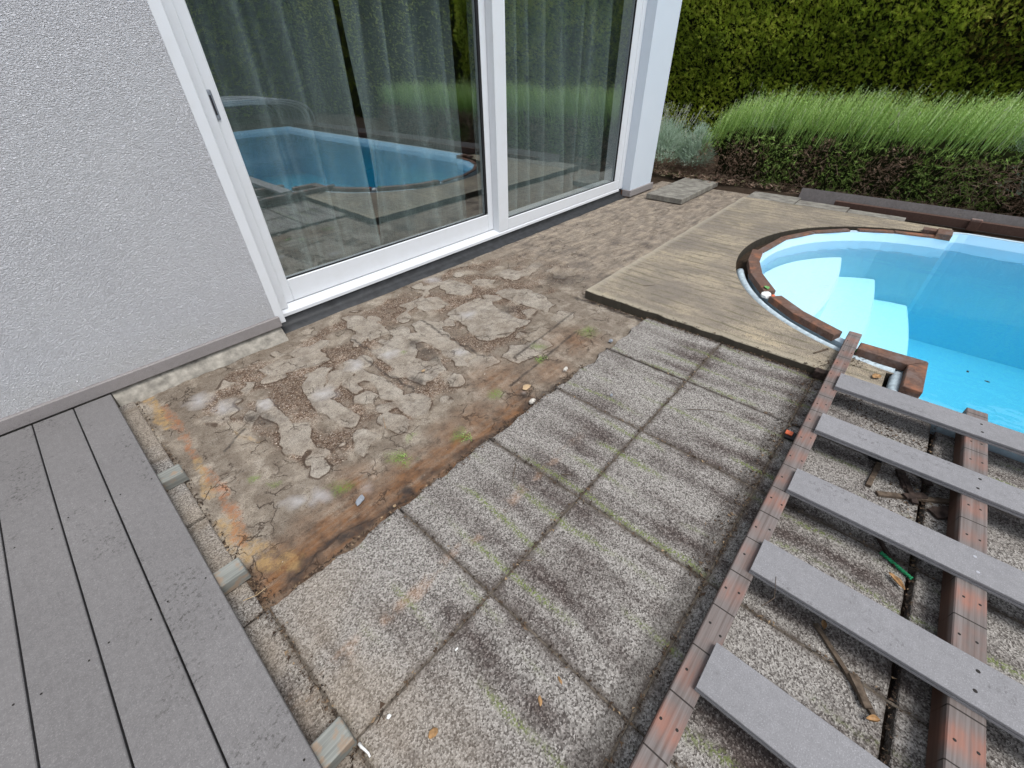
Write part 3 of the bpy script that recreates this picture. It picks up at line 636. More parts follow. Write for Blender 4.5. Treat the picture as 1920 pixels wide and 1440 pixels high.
# ------------------------------------------------------------------ dirt crumbs in joints and below planks
def litter_stuff():
    pts = []; r = np.random.default_rng(11)
    def line(a, b, n, w):
        t = r.random(n); return np.stack([a[0]+(b[0]-a[0])*t+r.normal(0, w, n), a[1]+(b[1]-a[1])*t+r.normal(0, w, n)], -1)
    for k in range(6):
        x = -.07+.498*k
        pts.append(line((x, -1), (x, 1), 260, .006))
    for y in (0, .5, -.5): pts.append(line((-.07, y), (2.4, y), 420, .006))
    pts.append(line((-.08, .3), (-.08, 2.6), 700, .012)); pts.append(line((-.08, 1.0), (-.07, 1.12), 160, .02))
    pts.append(line((2.405, 0), (2.405, 1.45), 900, .010)); pts.append(line((0, 1.0), (1.7, .99), 700, .012))
    pts.append(line((2.1, -.5), (2.3, -.1), 500, .05)); pts.append(line((1.6, -.5), (2.0, -.42), 500, .06)); pts.append(line((.9, .03), (2.4, .02), 500, .02))
    pts.append(line((2.42, .0), (2.75, -.2), 250, .03))
    P = np.concatenate(pts); n = len(P); s = r.uniform(.0015, .005, n)
    V = np.zeros((n, 3, 3)); base = r.normal(0, 1, (n, 3, 3)); base[:, :, 2] *= .5; V = base*s[:, None, None]
    V2 = r.normal(0, 1, (n, 3, 3)); V2[:, :, 2] *= .5; V2 = V2*s[:, None, None]
    z = np.where((P[:, 0] > 2.42) & (P[:, 1] > -.25), .043, np.where(P[:, 1] > 1.0, -.016, .004))
    for A in (V, V2): A[:, :, 0] += P[:, :1]; A[:, :, 1] += P[:, 1:]; A[:, :, 2] += z[:, None]
    o = trimesh('soil_litter', M['soilbit'], np.concatenate([V, V2]), np.tile(r.random(n), 2)); setp(o, kind='stuff', label='dark crumbly soil and needle litter in the slab joints', category='litter')
t = NT('litter_bits'); M['soilbit'] = t.bsdf(t.ramp(t.attr('tone'), [(0, (.02, .014, .01)), (.6, (.07, .045, .03)), (.9, (.16, .11, .07)), (1, (.35, .25, .15))]), .95)
litter_stuff()

# ------------------------------------------------------------------ deck
def deck():
    d = empty('deck', (-.5, 1, -.01), 'finished grey composite deck of long boards at the foot of the wall', 'deck')
    x = -.142
    bm_ref = None
    for i in range(13):
        b = box('deck_board', M['deck'], (x-.143, -1.6, .046), (x, 2.583, .068), d, .002); x -= .148
    for y in (1.77, 1.142, .49, -.15, -.80, -1.4, 2.40):
        box('batten', M['batten'], (-1.5, y, -.006), (-.064 if y < 2.3 else -.2, y+.068, .0455), d, .003)
    r = random.Random(4); bm = bmesh.new()
    for y in (1.80, 1.18, .53, -.1):
        for k in range(5):
            for dx in (.02, .12):
                bmesh.ops.create_cone(bm, cap_ends=True, segments=8, radius1=.0028, radius2=.0028, depth=.0012, matrix=Matrix.Translation((-.142-.148*k-dx-r.uniform(-.004, .004), y+r.uniform(-.01, .02), .0683)))
    o = finish(bm, 'screw_head', M['screw'], d); o['kind'] = 'stuff'
deck()

# ------------------------------------------------------------------ loose planks on joists
def plank_set():
    def joist(name, x0, x1, ya, yb, ztop, label, loc):
        e = empty(name, loc, label, 'joist', 'weathered red brown joists of the removed deck')
        box('beam', M['joist'], (x0, ya, .014), (x1, yb, ztop), e, .003)
        bm = bmesh.new(); r = random.Random(int(x1*100)); u = math.ceil((x0+.045)/.143)
        while True:
            c = u*.143-.045+.0715
            if c > x1-.03: break
            for dy in (-.018, .018):
                bmesh.ops.create_cone(bm, cap_ends=True, segments=7, radius1=.0042, radius2=.003, depth=.001, matrix=Matrix.Translation((c+r.uniform(-.012, .012), (ya+yb)/2+dy+r.uniform(-.004, .004), ztop+.0003)))
            u += 1
        o = finish(bm, 'screw_hole', M['screw'], e); o['kind'] = 'stuff'
        return e
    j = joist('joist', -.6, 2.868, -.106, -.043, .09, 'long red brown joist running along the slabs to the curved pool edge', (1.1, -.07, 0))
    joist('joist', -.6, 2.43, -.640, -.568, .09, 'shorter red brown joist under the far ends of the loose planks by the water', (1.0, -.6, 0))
    # black pads below the joists
    for x, y in ((1.87, -.072), (.70, -.09), (2.55, -.07)):
        pass
    names = ['loose grey composite plank closest to the wooden pool corner', 'loose grey composite plank second from the pool corner', 'loose grey composite plank in the middle of the five on the joists',
             'loose grey composite plank with a hair thin scratch, second from the bottom', 'loose grey composite plank lowest in the photo, at the bottom edge']
    xs = [2.183, 1.793, 1.380, .976, .567]; ws = [.137, .136, .131, .136, .136]
    for i, (x, w) in enumerate(zip(xs, ws)):
        e = empty('loose_plank', (x+w/2, -.8, .09), names[i], 'plank', 'loose grey composite planks laid across the joists')
        bm = bmesh.new(); y0, y1 = -2.4, -.090
        # board with grooved long edges
        prof = [(0, 0), (w, 0), (w, .008), (w-.004, .0085), (w-.004, .0125), (w, .013), (w, .0205), (w-.0015, .022), (.0015, .022), (0, .0205), (0, .013), (.004, .0125), (.004, .0085), (0, .008)]
        A = [bm.verts.new((x+a, y0, .0905+b)) for a, b in prof]; B = [bm.verts.new((x+a, y1, .0905+b)) for a, b in prof]
        for k in range(len(prof)): bm.faces.new((A[k], A[(k+1) % len(prof)], B[(k+1) % len(prof)], B[k]))
        bm.faces.new(A[::-1]); bm.faces.new(B); bmesh.ops.recalc_face_normals(bm, faces=bm.faces)
        for v in bm.verts: v.co.x += (-.008, .006, -.006, .010, 0)[i]*(v.co.y+.09)/2.3
        o = finish(bm, 'board', M['plank'], e)
        me = o.data; rz = random.Random(i).uniform(-.004, .004)
        for dx in (.038, .098):
            bm = bmesh.new(); bmesh.ops.create_cone(bm, cap_ends=True, segments=10, radius1=.0052 if i != 2 else .0045, radius2=.0045, depth=.001, matrix=Matrix.Translation((x+dx, -.606+random.Random(i*3+int(dx*100)).uniform(-.008, .008), .1128)))
            o = finish(bm, 'screw', M['screw' if i != 2 else 'screwm'], e)
plank_set()

# ------------------------------------------------------------------ pool
def pool():
    p = empty('swimming_pool', (4, -3.5, -.05), 'sunken light blue pool with a rounded end and step corner', 'pool')
    O = outline(0); bm = bmesh.new()
    a = [bm.verts.new((x, y, .034)) for x, y in O]; b = [bm.verts.new((x, y, -1.05)) for x, y in O]; n = len(O)
    for i in range(n): bm.faces.new((a[i], a[(i+1) % n], b[(i+1) % n], b[i]))
    for f in tessellate_polygon([[Vector((x, y, 0)) for x, y in O]]): bm.faces.new([b[i] for i in f])
    bmesh.ops.recalc_face_normals(bm, faces=bm.faces)
    bmesh.ops.reverse_faces(bm, faces=bm.faces)
    finish(bm, 'pool_shell', M['liner'], p)
    # flange
    Q = outline(.055); bm = bmesh.new(); a = [bm.verts.new((x, y, .036)) for x, y in O]; b = [bm.verts.new((x, y, .034)) for x, y in Q]; c = [bm.verts.new((x, y, -.06)) for x, y in Q]
    for i in range(n):
        j = (i+1) % n; bm.faces.new((a[i], b[i], b[j], a[j])); bm.faces.new((b[i], c[i], c[j], b[j]))
    bmesh.ops.recalc_face_normals(bm, faces=bm.faces); finish(bm, 'pool_rim', M['rim'], p)
    # three treads filling the rounded end
    for k, (yf, z) in enumerate(((.27, -.20), (-.06, -.40), (-.40, -.60))):
        th = math.asin(min(1, (yf-CY)/(AY-.003))); pts = [(CX+(AX-.003)*math.cos(PI-th+(2*th-PI)*i/24), CY+(AY-.003)*math.sin(PI-th+(2*th-PI)*i/24)) for i in range(25)]
        xr, xl = pts[-1][0], pts[0][0]
        pts += [(xr+(xl-xr)*i/14, yf-.10*math.sin(PI*i/14)) for i in range(1, 14)]
        prism('step', M['poolstep'], pts, -1.048, z, p, .015)
    # foam strip around the shell
    ap = apse(.128, 172, 112, 30); pts = [(x, y, .010) for x, y in ap]; pts = [(2.655, -.33, .018), (2.655, -.2, .018)][:0]+pts
    tube('foam_strip', M['foam'], pts, .028, p, 10)
    tube('foam_strip', M['foam'], [(2.665, -.30, .018), (2.662, -.15, .018), (2.68, -.05, .018)], .027, p, 10)
    tube('foam_strip', M['foam'], [(2.655, -.318, .018), (2.44, -.318, .018)], .027, p, 10)
    w = prism('pool_water', M['water'], O, -.001, 0) ; bpy.data.objects.remove(w)
    W = outline(-.0012); bm = bmesh.new(); a = [bm.verts.new((x, y, -.045)) for x, y in W]; b = [bm.verts.new((x, y, -1.045)) for x, y in W]; nw = len(W); tri = tessellate_polygon([[v.co.copy() for v in a]])
    for f in tri: bm.faces.new([a[i] for i in f])
    for f in tri: bm.faces.new([b[i] for i in reversed(f)]).material_index = 1
    for i in range(nw): bm.faces.new((a[i], b[i], b[(i+1) % nw], a[(i+1) % nw])).material_index = 1
    bmesh.ops.recalc_face_normals(bm, faces=bm.faces)
    o = finish(bm, 'pool_water', M['water']); o.data.materials.append(M['waterbody']); o['kind'] = 'structure'
    # wooden coping
    def seg(t0, t1, i0=.004, i1=.088, z0=.034, z1=.076, dz=0, n=1):
        q = []
        for off, order in ((i0, (t0, t1)), (i1, (t1, t0))):
            for tt in order: q.append((CX+(AX+off)*math.cos(math.radians(tt)), CY+(AY+off)*math.sin(math.radians(tt))))
        return prism('coping_block', M['coping'], q, z0, z1+dz, p, .003)
    def quad(q, z0=.034, z1=.080): return prism('coping_block', M['coping'], q, z0, z1, p, .003)
    for a, b in ((160.0, 147.1), (147.0, 136.3), (132.6, 119.1), (119.0, 107.6), (107.5, 96)): seg(a, b)
    for a, b in ((93, 72), (71.6, 55), (54.6, 38), (34, 20), (19.7, 3.5)): seg(a, b, .006, .06, .034, .052)
    quad([(2.787, -.115), (2.787, -.411), (2.690, -.332), (2.700, -.115)])
    quad([(2.785, -.414), (2.452, -.414), (2.452, -.336), (2.688, -.336)])
    quad([(5.34, -.405), (5.52, -.405), (5.52, -.30), (5.34, -.30)], .034, .085)
    quad([(5.46, -.45+.04), (5.55, -.41), (5.55, -.2), (5.46, -.2)], .034, .07)
pool()

# ------------------------------------------------------------------ kerb by the planting bed
def kerb():
    e = empty('garden_kerb', (6.2, -3, 0), 'dark grey kerb board with a red brown rail along the planting bed', 'kerb')
    for y0, y1 in ((-2.4, 1.0), (-5.4, -2.403), (-9.4, -5.403)):
        bm = bmesh.new(); pr = [(6.17, -.04), (6.195, -.04), (6.245, .118), (6.222, .124)]
        A = [bm.verts.new((x, y0, z)) for x, z in pr]; B = [bm.verts.new((x, y1, z)) for x, z in pr]
        for k in range(4): bm.faces.new((A[k], A[(k+1) % 4], B[(k+1) % 4], B[k]))
        bm.faces.new(A[::-1]); bm.faces.new(B); bmesh.ops.recalc_face_normals(bm, faces=bm.faces); finish(bm, 'kerb_board', M['kerbboard'], e)
    box('rail', M['joist'], (6.10, -4.0, -.020), (6.150, .62, .058), e, .002)
    box('rail', M['joist'], (6.10, -8.0, -.020), (6.150, -4.006, .058), e, .002)
    box('peg', M['joist'], (6.05, -.60, -.02), (6.098, -.52, .085), e, .003)
    # bed soil
    n = 90; ny = 160; bm = bmesh.new(); g = []
    for i in range(n):
        row = []
        for j in range(ny):
            x = 6.2+i*(9.6-6.2)/(n-1); y = -12+j*20/(ny-1); z = (.0 if i else -.05)+.06*noise.noise(Vector((x*2, y*2, 0)))+.03*noise.noise(Vector((x*11, y*11, 3)))+(.02 if y < 1 else -.02)
            row.append(bm.verts.new((x, y, z)))
        g.append(row)
    for i in range(n-1):
        for j in range(ny-1): bm.faces.new((g[i][j], g[i+1][j], g[i+1][j+1], g[i][j+1]))
    o = finish(bm, 'planting_bed', M['soil'], None, True); o['kind'] = 'structure'
kerb()

# ------------------------------------------------------------------ house
def house():
    h = empty('house', (1, 2.8, 0), 'white rendered house wall with a large two pane terrace window', 'house')
    WY = 2.63; T = .34
    box('wall', M['stucco'], (-6, WY, .095), (.722, WY+T, 2.9), h, 0)
    box('wall_base', M['paleslab'], (-6, WY+.012, -.05), (.722, WY+T, .0948), h, 0)
    box('wall', M['stucco'], (.7225, WY, 2.30), (5.10, WY+T, 2.9), h, 0)
    box('wall', M['postpaint'], (5.1005, WY, .055), (5.64, WY+T, 2.9), h, .003)
    box('wall_base', M['brick'], (5.11, WY+.015, -.05), (5.63, WY+T, .0545), h, 0)
    box('wall', M['stucco'], (5.30, WY+T+.0005, -.05), (5.64, 9.0, 2.9), h, 0)
    box('wall', M['stucco'], (-6, 8.7, -.05), (5.2995, 9.0, 2.9), h, 0)
    box('wall', M['stucco'], (-6.3, WY, -.05), (-6.0005, 9.0, 2.9), h, 0)
    box('roof', M['postpaint'], (-6.3, WY-.02, 2.9005), (5.68, 9.02, 3.1), h, .004)
    box('interior_floor', M['skirt'], (-6, WY+.25, -.04), (5.3, 8.7, .09), h, 0)
    box('interior_wall', M['postpaint'], (-1.5, 6.2, .0905), (5.3, 6.3, 2.9), h, 0)
    # skirting boards
    box('skirting', M['skirt'], (-6, WY-.024, .062), (.737, WY-.0005, .126), h, .003)
    box('skirting', M['skirt'], (5.076, WY-.026, -.010), (5.67, WY-.0005, .062), h, .003)
    box('skirting', M['skirt'], (5.076, WY+.0, -.010), (5.0998, WY+.09, .062), h, .003)
    box('corner_bead', M['pvc'], (.7225, WY+.004, .068), (.775, WY+.11, 2.2995), h, .002)
    bm = bmesh.new(); rows = []
    for i in range(70):
        x = -.14+(.73+.14)*i/69; w = .006*noise.noise(Vector((x*14, 0, 0)))
        rows.append([bm.verts.new(c) for c in ((x, WY+.011, .062), (x, WY-.012+w, .040), (x, WY-.052+w, -.008+w), (x, WY-.058+w, -.03))])
    for a, b in zip(rows, rows[1:]):
        for k in range(3): bm.faces.new((a[k], b[k], b[k+1], a[k+1]))
    finish(bm, 'mortar_fillet', M['fillet'], h, True)
    # terrace window
    d = link('terrace_window', None, None, h)
    F0 = 2.742   # front of fixed frame
    box('frame', M['pvc'], (.7752, 2.765, .088), (.858, 2.90, 2.2995), d, .003)
    box('frame', M['pvc'], (5.02, F0, .070), (5.0995, 2.90, 2.2995), d, .003)
    box('frame', M['pvc'], (.858, 2.79, 2.20), (5.0198, 2.90, 2.2995), d, .003)
    # sloping outer sill
    bm = bmesh.new(); pr = [(2.738, .050), (2.738, .070), (2.744, .078), (2.812, .094), (2.90, .094), (2.90, .050)]
    A = [bm.verts.new((.776, y, z)) for y, z in pr]; B = [bm.verts.new((5.019, y, z)) for y, z in pr]
    for k in range(6): bm.faces.new((A[k], A[(k+1) % 6], B[(k+1) % 6], B[k]))
    bm.faces.new(A[::-1]); bm.faces.new(B); bmesh.ops.recalc_face_normals(bm, faces=bm.faces); finish(bm, 'sill', M['pvc'], d)
    # fixed pane casing standing proud on the right
    box('frame', M['pvc'], (2.862, F0, .0802), (2.995, 2.895, 2.1995), d, .004)
    box('frame', M['pvc'], (2.9952, F0+.002, .0804), (5.0195, 2.895, .180), d, .004)
    box('gasket', M['gasket'], (2.9955, F0+.012, .1803), (5.0190, F0+.022, .187), d, 0)
    box('gasket', M['gasket'], (4.888, F0+.006, .1875), (4.900, F0+.020, 2.19), d, 0)
    box('frame', M['pvc'], (4.9005, F0+.003, .1803), (5.0195, 2.895, 2.1995), d, .004)
    box('pane', M['glass'], (2.9957, F0+.024, .1875), (4.8875, F0+.030, 2.199), d, 0)
    # sliding sash on the left, set back
    S0 = 2.812
    box('sash', M['pvc'], (.8585, S0, .098), (.925, 2.885, 2.1995), d, .005)
    box('sash', M['pvc'], (.9252, S0+.001, .098), (2.795, 2.885, .246), d, .005)
    box('sash', M['pvc'], (2.7952, S0+.002, .0985), (2.8615, 2.885, 2.1995), d, .005)
    box('gasket', M['gasket'], (.9255, S0+.008, .2463), (2.782, S0+.02, .254), d, 0)
    box('gasket', M['gasket'], (2.772, S0+.004, .2545), (2.7950, S0+.02, 2.19), d, 0)
    box('pane', M['glass'], (.9257, S0+.022, .2545), (2.7715, S0+.028, 2.199), d, 0)
    box('handle', M['handle'], (.866, S0-.005, 1.135), (.889, S0-.0003, 1.262), d, .006, 2)
    hd = box('handle_recess', M['darkslot'], (.873, S0-.0062, 1.155), (.882, S0-.0050, 1.240), d, 0)
    # black membrane below the sill
    bm = bmesh.new(); n = 120; rows = []
    for i in range(n):
        x = .738+(5.08-.738)*i/(n-1); w = noise.noise(Vector((x*3, 0, 0))); w2 = noise.noise(Vector((x*11, 5, 0)))
        rows.append([bm.verts.new(c) for c in ((x, 2.745, .052), (x, 2.742+.006*w2, .012), (x, 2.715+.012*w, -.008+.003*w2), (x, 2.672+.014*w+.004*w2, -.018+.004*w2), (x, 2.664+.014*w+.004*w2, -.03))])
    for a, b in zip(rows, rows[1:]):
        for k in range(4): bm.faces.new((a[k], b[k], b[k+1], a[k+1]))
    finish(bm, 'membrane', M['membrane'], h, True)
    box('wall_base', M['membrane'], (.723, 2.748, -.05), (5.0995, 2.9, .0498), h, 0)
    # curtains
    def curtain(x0f, x1f, y, amp, period, seed, label, loc):
        n = 150; m = 14; bm = bmesh.new(); g = []; rr = random.Random(seed); p0 = rr.uniform(0, 6)
        for i in range(n+1):
            row = []
            for k in range(m+1):
                z = .10+(2.28-.10)*k/m; u = i/n; x = x0f(z)+(x1f(z)-x0f(z))*u
                s = u*(x1f(1.2)-x0f(1.2))/period; wv = noise.noise(Vector((s*.7, z*.25, seed)))
                ph = 2*PI*s+p0+3.6*wv+.25*math.sin(z*1.3+seed)
                yy = y+amp*(math.sin(ph)+.35*math.sin(2*ph+1.1)+.3*wv*2)*(.85+.25*(1-z/2.3))
                row.append(bm.verts.new((x+.012*math.cos(ph)*1.3, yy, z)))
            g.append(row)
        for i in range(n):
            for k in range(m): bm.faces.new((g[i][k], g[i+1][k], g[i+1][k+1], g[i][k+1]))
        o = finish(bm, 'curtain', M['curtain'], None, True); setp(o, label=label, category='curtain', group='grey green curtains behind the terrace window')
    curtain(lambda z: .70, lambda z: 1.755+.005*z, 3.06, .085, .27, 1, 'grey green linen curtain left of the dark gap in the left pane', 0)
    curtain(lambda z: 1.762+.052*max(0, z-.35), lambda z: 2.80, 3.06, .085, .29, 2, 'grey green linen curtain right of the dark gap in the left pane', 0)
    curtain(lambda z: 2.98, lambda z: 3.90, 3.06, .078, .22, 3, 'grey green linen curtain in the left half of the right pane', 0)
    curtain(lambda z: 3.915, lambda z: 5.25, 3.06, .078, .26, 4, 'grey green linen curtain in the right half of the right pane', 0)
house()

# ------------------------------------------------------------------ vegetation
def rot_basis(d):
    d = d/np.linalg.norm(d, axis=1, keepdims=True); a = rng.normal(size=d.shape); s = np.cross(d, a); s /= np.linalg.norm(s, axis=1, keepdims=True); return d, s, np.cross(s, d)
def sprays(P, D, Ln, nodes, tone, leaf=.4, wid=.16, ang=.65, droop=0):
    """flat branchlets: axis D, nodes pairs of side leaflets"""
    d, s, u = rot_basis(D); T = []; TT = []
    for k in range(nodes):
        f = (k+.6)/nodes; base = P+d*(Ln*f)[:, None]
        ll = Ln*leaf*(1.15-f*.75)
        for sg in (-1, 1):
            dd = d*math.cos(ang)+s*sg*math.sin(ang)+u*rng.normal(0, .25, len(P))[:, None]
            tip = base+dd*ll[:, None]; w = d*(ll*wid)[:, None]
            T.append(np.stack([base-w, base+w, tip], 1)); TT.append(np.clip(tone+rng.normal(0, .06, len(P))+.10*f, 0, 1))
    tip = P+d*(Ln*1.1)[:, None]; w = s*(Ln*.06)[:, None]; T.append(np.stack([P-w, P+w, tip], 1)); TT.append(tone)
    return np.concatenate(T), np.concatenate(TT)
def n3(P, s, seed): return np.array([noise.noise(Vector((p[0]*s+seed, p[1]*s, p[2]*s))) for p in P])
def hedge():
    e = empty('conifer_hedge', (8.6, -2, 0), 'tall clipped yellow green conifer hedge behind the planting bed', 'hedge')
    n = 40000
    y = np.concatenate([rng.uniform(-3.2, 4.8, n), rng.uniform(-11, -3.2, 5500)]); z = rng.uniform(.0, 3.0, len(y)); z[:n] = np.where(rng.random(n) < .75, rng.uniform(.25, 2.4, n), z[:n])
    P = np.stack([np.full(len(y), 8.2), y, z], 1)
    nn = n3(P, 1.3, 3)*.14+n3(P, 4.5, 9)*.09; depth = rng.random(len(y))**2*.14
    P[:, 0] += nn+depth-.05*(z-1)
    bx = np.clip((.55-np.hypot((y+.15)/1.0, (z-1.5)/.7)), 0, 1)   # brown thin area
    D = np.stack([-1+rng.normal(0, .55, len(y)), rng.normal(0, .6, len(y)), .55+rng.normal(0, .5, len(y))], 1)
    tone = np.clip(.48+.30*n3(P, 2.5, 5)+rng.normal(0, .16, len(y))+.10*(z-1)*(y < 2), .1, 1); tone = np.where((bx > .1) & (rng.random(len(y)) < .6), rng.uniform(0, .12, len(y)), tone)  # tone rises with height, sunlight on the upper hedge put into the colour
    V, T = sprays(P, D, rng.uniform(.038, .085, len(y)), 4, tone, .55, .21); trimesh('foliage', M['conifer'], V, T, e)
    bm = bmesh.new(); g = []
    for i in range(130):
        row = []
        for k in range(30):
            yy = -11.2+i*16.2/129; zz = -.05+k*3.0/29; p = Vector((8.36+.12*noise.noise(Vector((yy*1.3, zz*1.3, 2))), yy, zz)); row.append(bm.verts.new(p))
        g.append(row)
    back = []
    for i in range(129):
        for k in range(29): bm.faces.new((g[i][k], g[i+1][k], g[i+1][k+1], g[i][k+1]))
    addbox(bm, (8.5, -11.2, -.05), (9.4, 5, 2.94)); finish(bm, 'dark_core', M['core'], e, True)  # dark sheet and box stand in for the shade behind the sprays
    # hedge closing the garden behind the pool, seen in the window
    e = empty('conifer_hedge', (2, -11.6, 0), 'dark conifer hedge across the end of the garden, mirrored in the window', 'hedge')
    n = 9000; x = rng.uniform(-6, 9, n); z = rng.uniform(0, 3.8, n); P = np.stack([x, np.full(n, -11.3), z], 1); P[:, 1] += n3(P, 1, 1)*.3-rng.random(n)*.2
    D = np.stack([rng.normal(0, .6, n), 1+rng.normal(0, .4, n), .5+rng.normal(0, .5, n)], 1)
    V, T = sprays(P, D, rng.uniform(.12, .25, n), 3, np.clip(.42+.35*n3(P, 1.7, 5)+rng.normal(0, .15, n), .1, 1), .55, .22); trimesh('foliage', M['conifer'], V, T, e)
    box('dark_core', M['core'], (-6.2, -12.4, -.05), (9.3, -11.6, 3.8), e, 0)
hedge()

def rosemary():
    e = empty('rosemary_hedge', (6.9, -.5, 0), 'long rosemary row with bright green feathery tops and brown woody base', 'shrub')
    n = 5800; y = rng.uniform(-4.2, 2.40, n); x = rng.uniform(6.48, 7.45, n)
    P0 = np.stack([x, y, np.zeros(n)], 1); hn = n3(P0, .9, 4)
    endf = np.clip((2.48-y)/.45, 0, 1)**.5; front = np.clip((x-6.42)/.35, 0, 1)**.4
    hc = n3(P0, 4.5, 14); top = (.96+.09*hn+.07*hc+rng.normal(0, .05, n))*(.55+.45*endf)*(.80+.20*front)
    Ln = rng.uniform(.20, .40, n); base = top-Ln
    lean = np.stack([rng.normal(-.06, .10, n), rng.normal(-.13, .08, n), np.ones(n)], 1); d, s, u = rot_basis(lean)
    T = []; TT = []; tone = np.clip(.58+.2*hn+rng.normal(0, .20, n), 0, .98); Pb = np.stack([x, y, base], 1); nd = 22
    curv = rng.normal(0, .04, n)
    for k in range(nd):
        f = (k+rng.random(n))/nd; cpt = Pb+d*(Ln*f)[:, None]; cpt[:, 1] -= .10*Ln*f*f
        a = rng.uniform(0, 2*PI, n); rad = s*np.cos(a)[:, None]+u*np.sin(a)[:, None]
        ln = .025*(1.1-.65*f)+.004; tip = cpt+(d*.75+rad*.66)*ln[:, None]; w = np.cross(d, rad)*.0022
        T.append(np.stack([cpt-w, cpt+w, tip], 1)); TT.append(np.clip(tone-.48+.72*f+rng.normal(0, .05, n), 0, 1))  # shoot bases toned darker, painting in the shade inside the row
    tip = Pb+d*Ln[:, None]; tip[:, 1] -= .10*Ln; w = s*.0018
    T.append(np.stack([Pb-w, Pb+w, tip], 1)); TT.append(tone+.1)
    trimesh('foliage', M['rosemary'], np.concatenate(T), np.clip(np.concatenate(TT), 0, 1), e)
    # woody lower face
    n = 10000; y = rng.uniform(-4.2, 2.48, n); z = rng.uniform(.0, .60, n)*np.clip((2.62-y)/.4, .35, 1); hn = np.sin(y*5)*.02
    xx = 6.40+.14*np.abs(z-.33)*1.6+hn+rng.random(n)**1.5*.16; P = np.stack([xx, y, z], 1); xx2 = P[:, 0]+.10*n3(P, 3, 8); P[:, 0] = xx2
    zone = n3(P, 2.2, 15); D = np.stack([-1+rng.normal(0, .5, n), -.2+rng.normal(0, .6, n), .25+rng.normal(0, .6, n)], 1)
    green = (zone+.45*(z-.33)+rng.normal(0, .12, n)+.10*np.clip(y, -1.5, 1)) > .10
    tone = np.where(green, rng.uniform(.62, 1, n), rng.uniform(0, .5, n))
    V, T = sprays(P, D, rng.uniform(.03, .065, n), 3, tone, .55, .09, .7); trimesh('woody_base', M['understory'], V, T, e)
    # bare bent twigs
    n = 1500; y = rng.uniform(-2.6, 2.0, n); y[:700] = rng.uniform(-1.4, -.1, 700); z = rng.uniform(.02, .5, n); P = np.stack([6.42+rng.random(n)*.1, y, z], 1)
    D = np.stack([rng.normal(-.5, .3, n), rng.normal(-.1, .5, n), rng.uniform(.1, 1, n)], 1); d, s, u = rot_basis(D); L = rng.uniform(.06, .16, n)
    w = s*.0018; mid = P+d*(L*.5)[:, None]+u*(.008); tip = P+d*L[:, None]
    V = np.concatenate([np.stack([P-w, P+w, mid+w*.8], 1), np.stack([P-w, mid+w*.8, mid-w*.8], 1), np.stack([mid-w, mid+w, tip], 1)]); trimesh('twigs', M['understory'], V, np.tile(rng.uniform(.1, .5, n), 3), e)
    n = 260; P = np.stack([rng.uniform(6.5, 7.3, n), rng.uniform(-3.5, 2.3, n), rng.uniform(.60, .85, n)], 1); D = np.stack([rng.normal(-.1, .25, n), rng.normal(-.2, .3, n), np.ones(n)], 1); d, s, u = rot_basis(D); L = rng.uniform(.15, .32, n); w = s*.0016
    V = np.concatenate([np.stack([P-w, P+w, P+d*L[:, None]], 1)]+[np.stack([P+d*(L*f)[:, None]-s*.004, P+d*(L*f)[:, None]+s*.004, P+d*(L*f+.014)[:, None]], 1) for f in (.86, .92, .98)]); trimesh('dead_stems', M['lavender'], V, np.full(len(V), .95), e)
    bm = bmesh.new(); addbox(bm, (6.62, -4.2, -.05), (7.4, 2.2, .58), .12, 2); finish(bm, 'dark_core', M['core'], e)
rosemary()
def bed_litter():
    n = 5200; y = rng.uniform(-3, 4.5, n); x = rng.uniform(6.24, 6.62, n); y[:1800] = rng.uniform(1.9, 4.2, 1800); x[:1800] = rng.uniform(6.2, 8.0, 1800); P = np.stack([x, y, np.full(n, .03)+rng.random(n)*.05], 1)
    D = np.stack([rng.normal(0, 1, n), rng.normal(0, 1, n), rng.uniform(-.1, .7, n)], 1)
    V, T = sprays(P, D, rng.uniform(.03, .08, n), 2, rng.uniform(0, .62, n), .5, .07); o = trimesh('bed_litter', M['understory'], V, T); setp(o, kind='stuff', label='dry twigs and sprigs covering the soil of the planting bed', category='litter')
bed_litter()

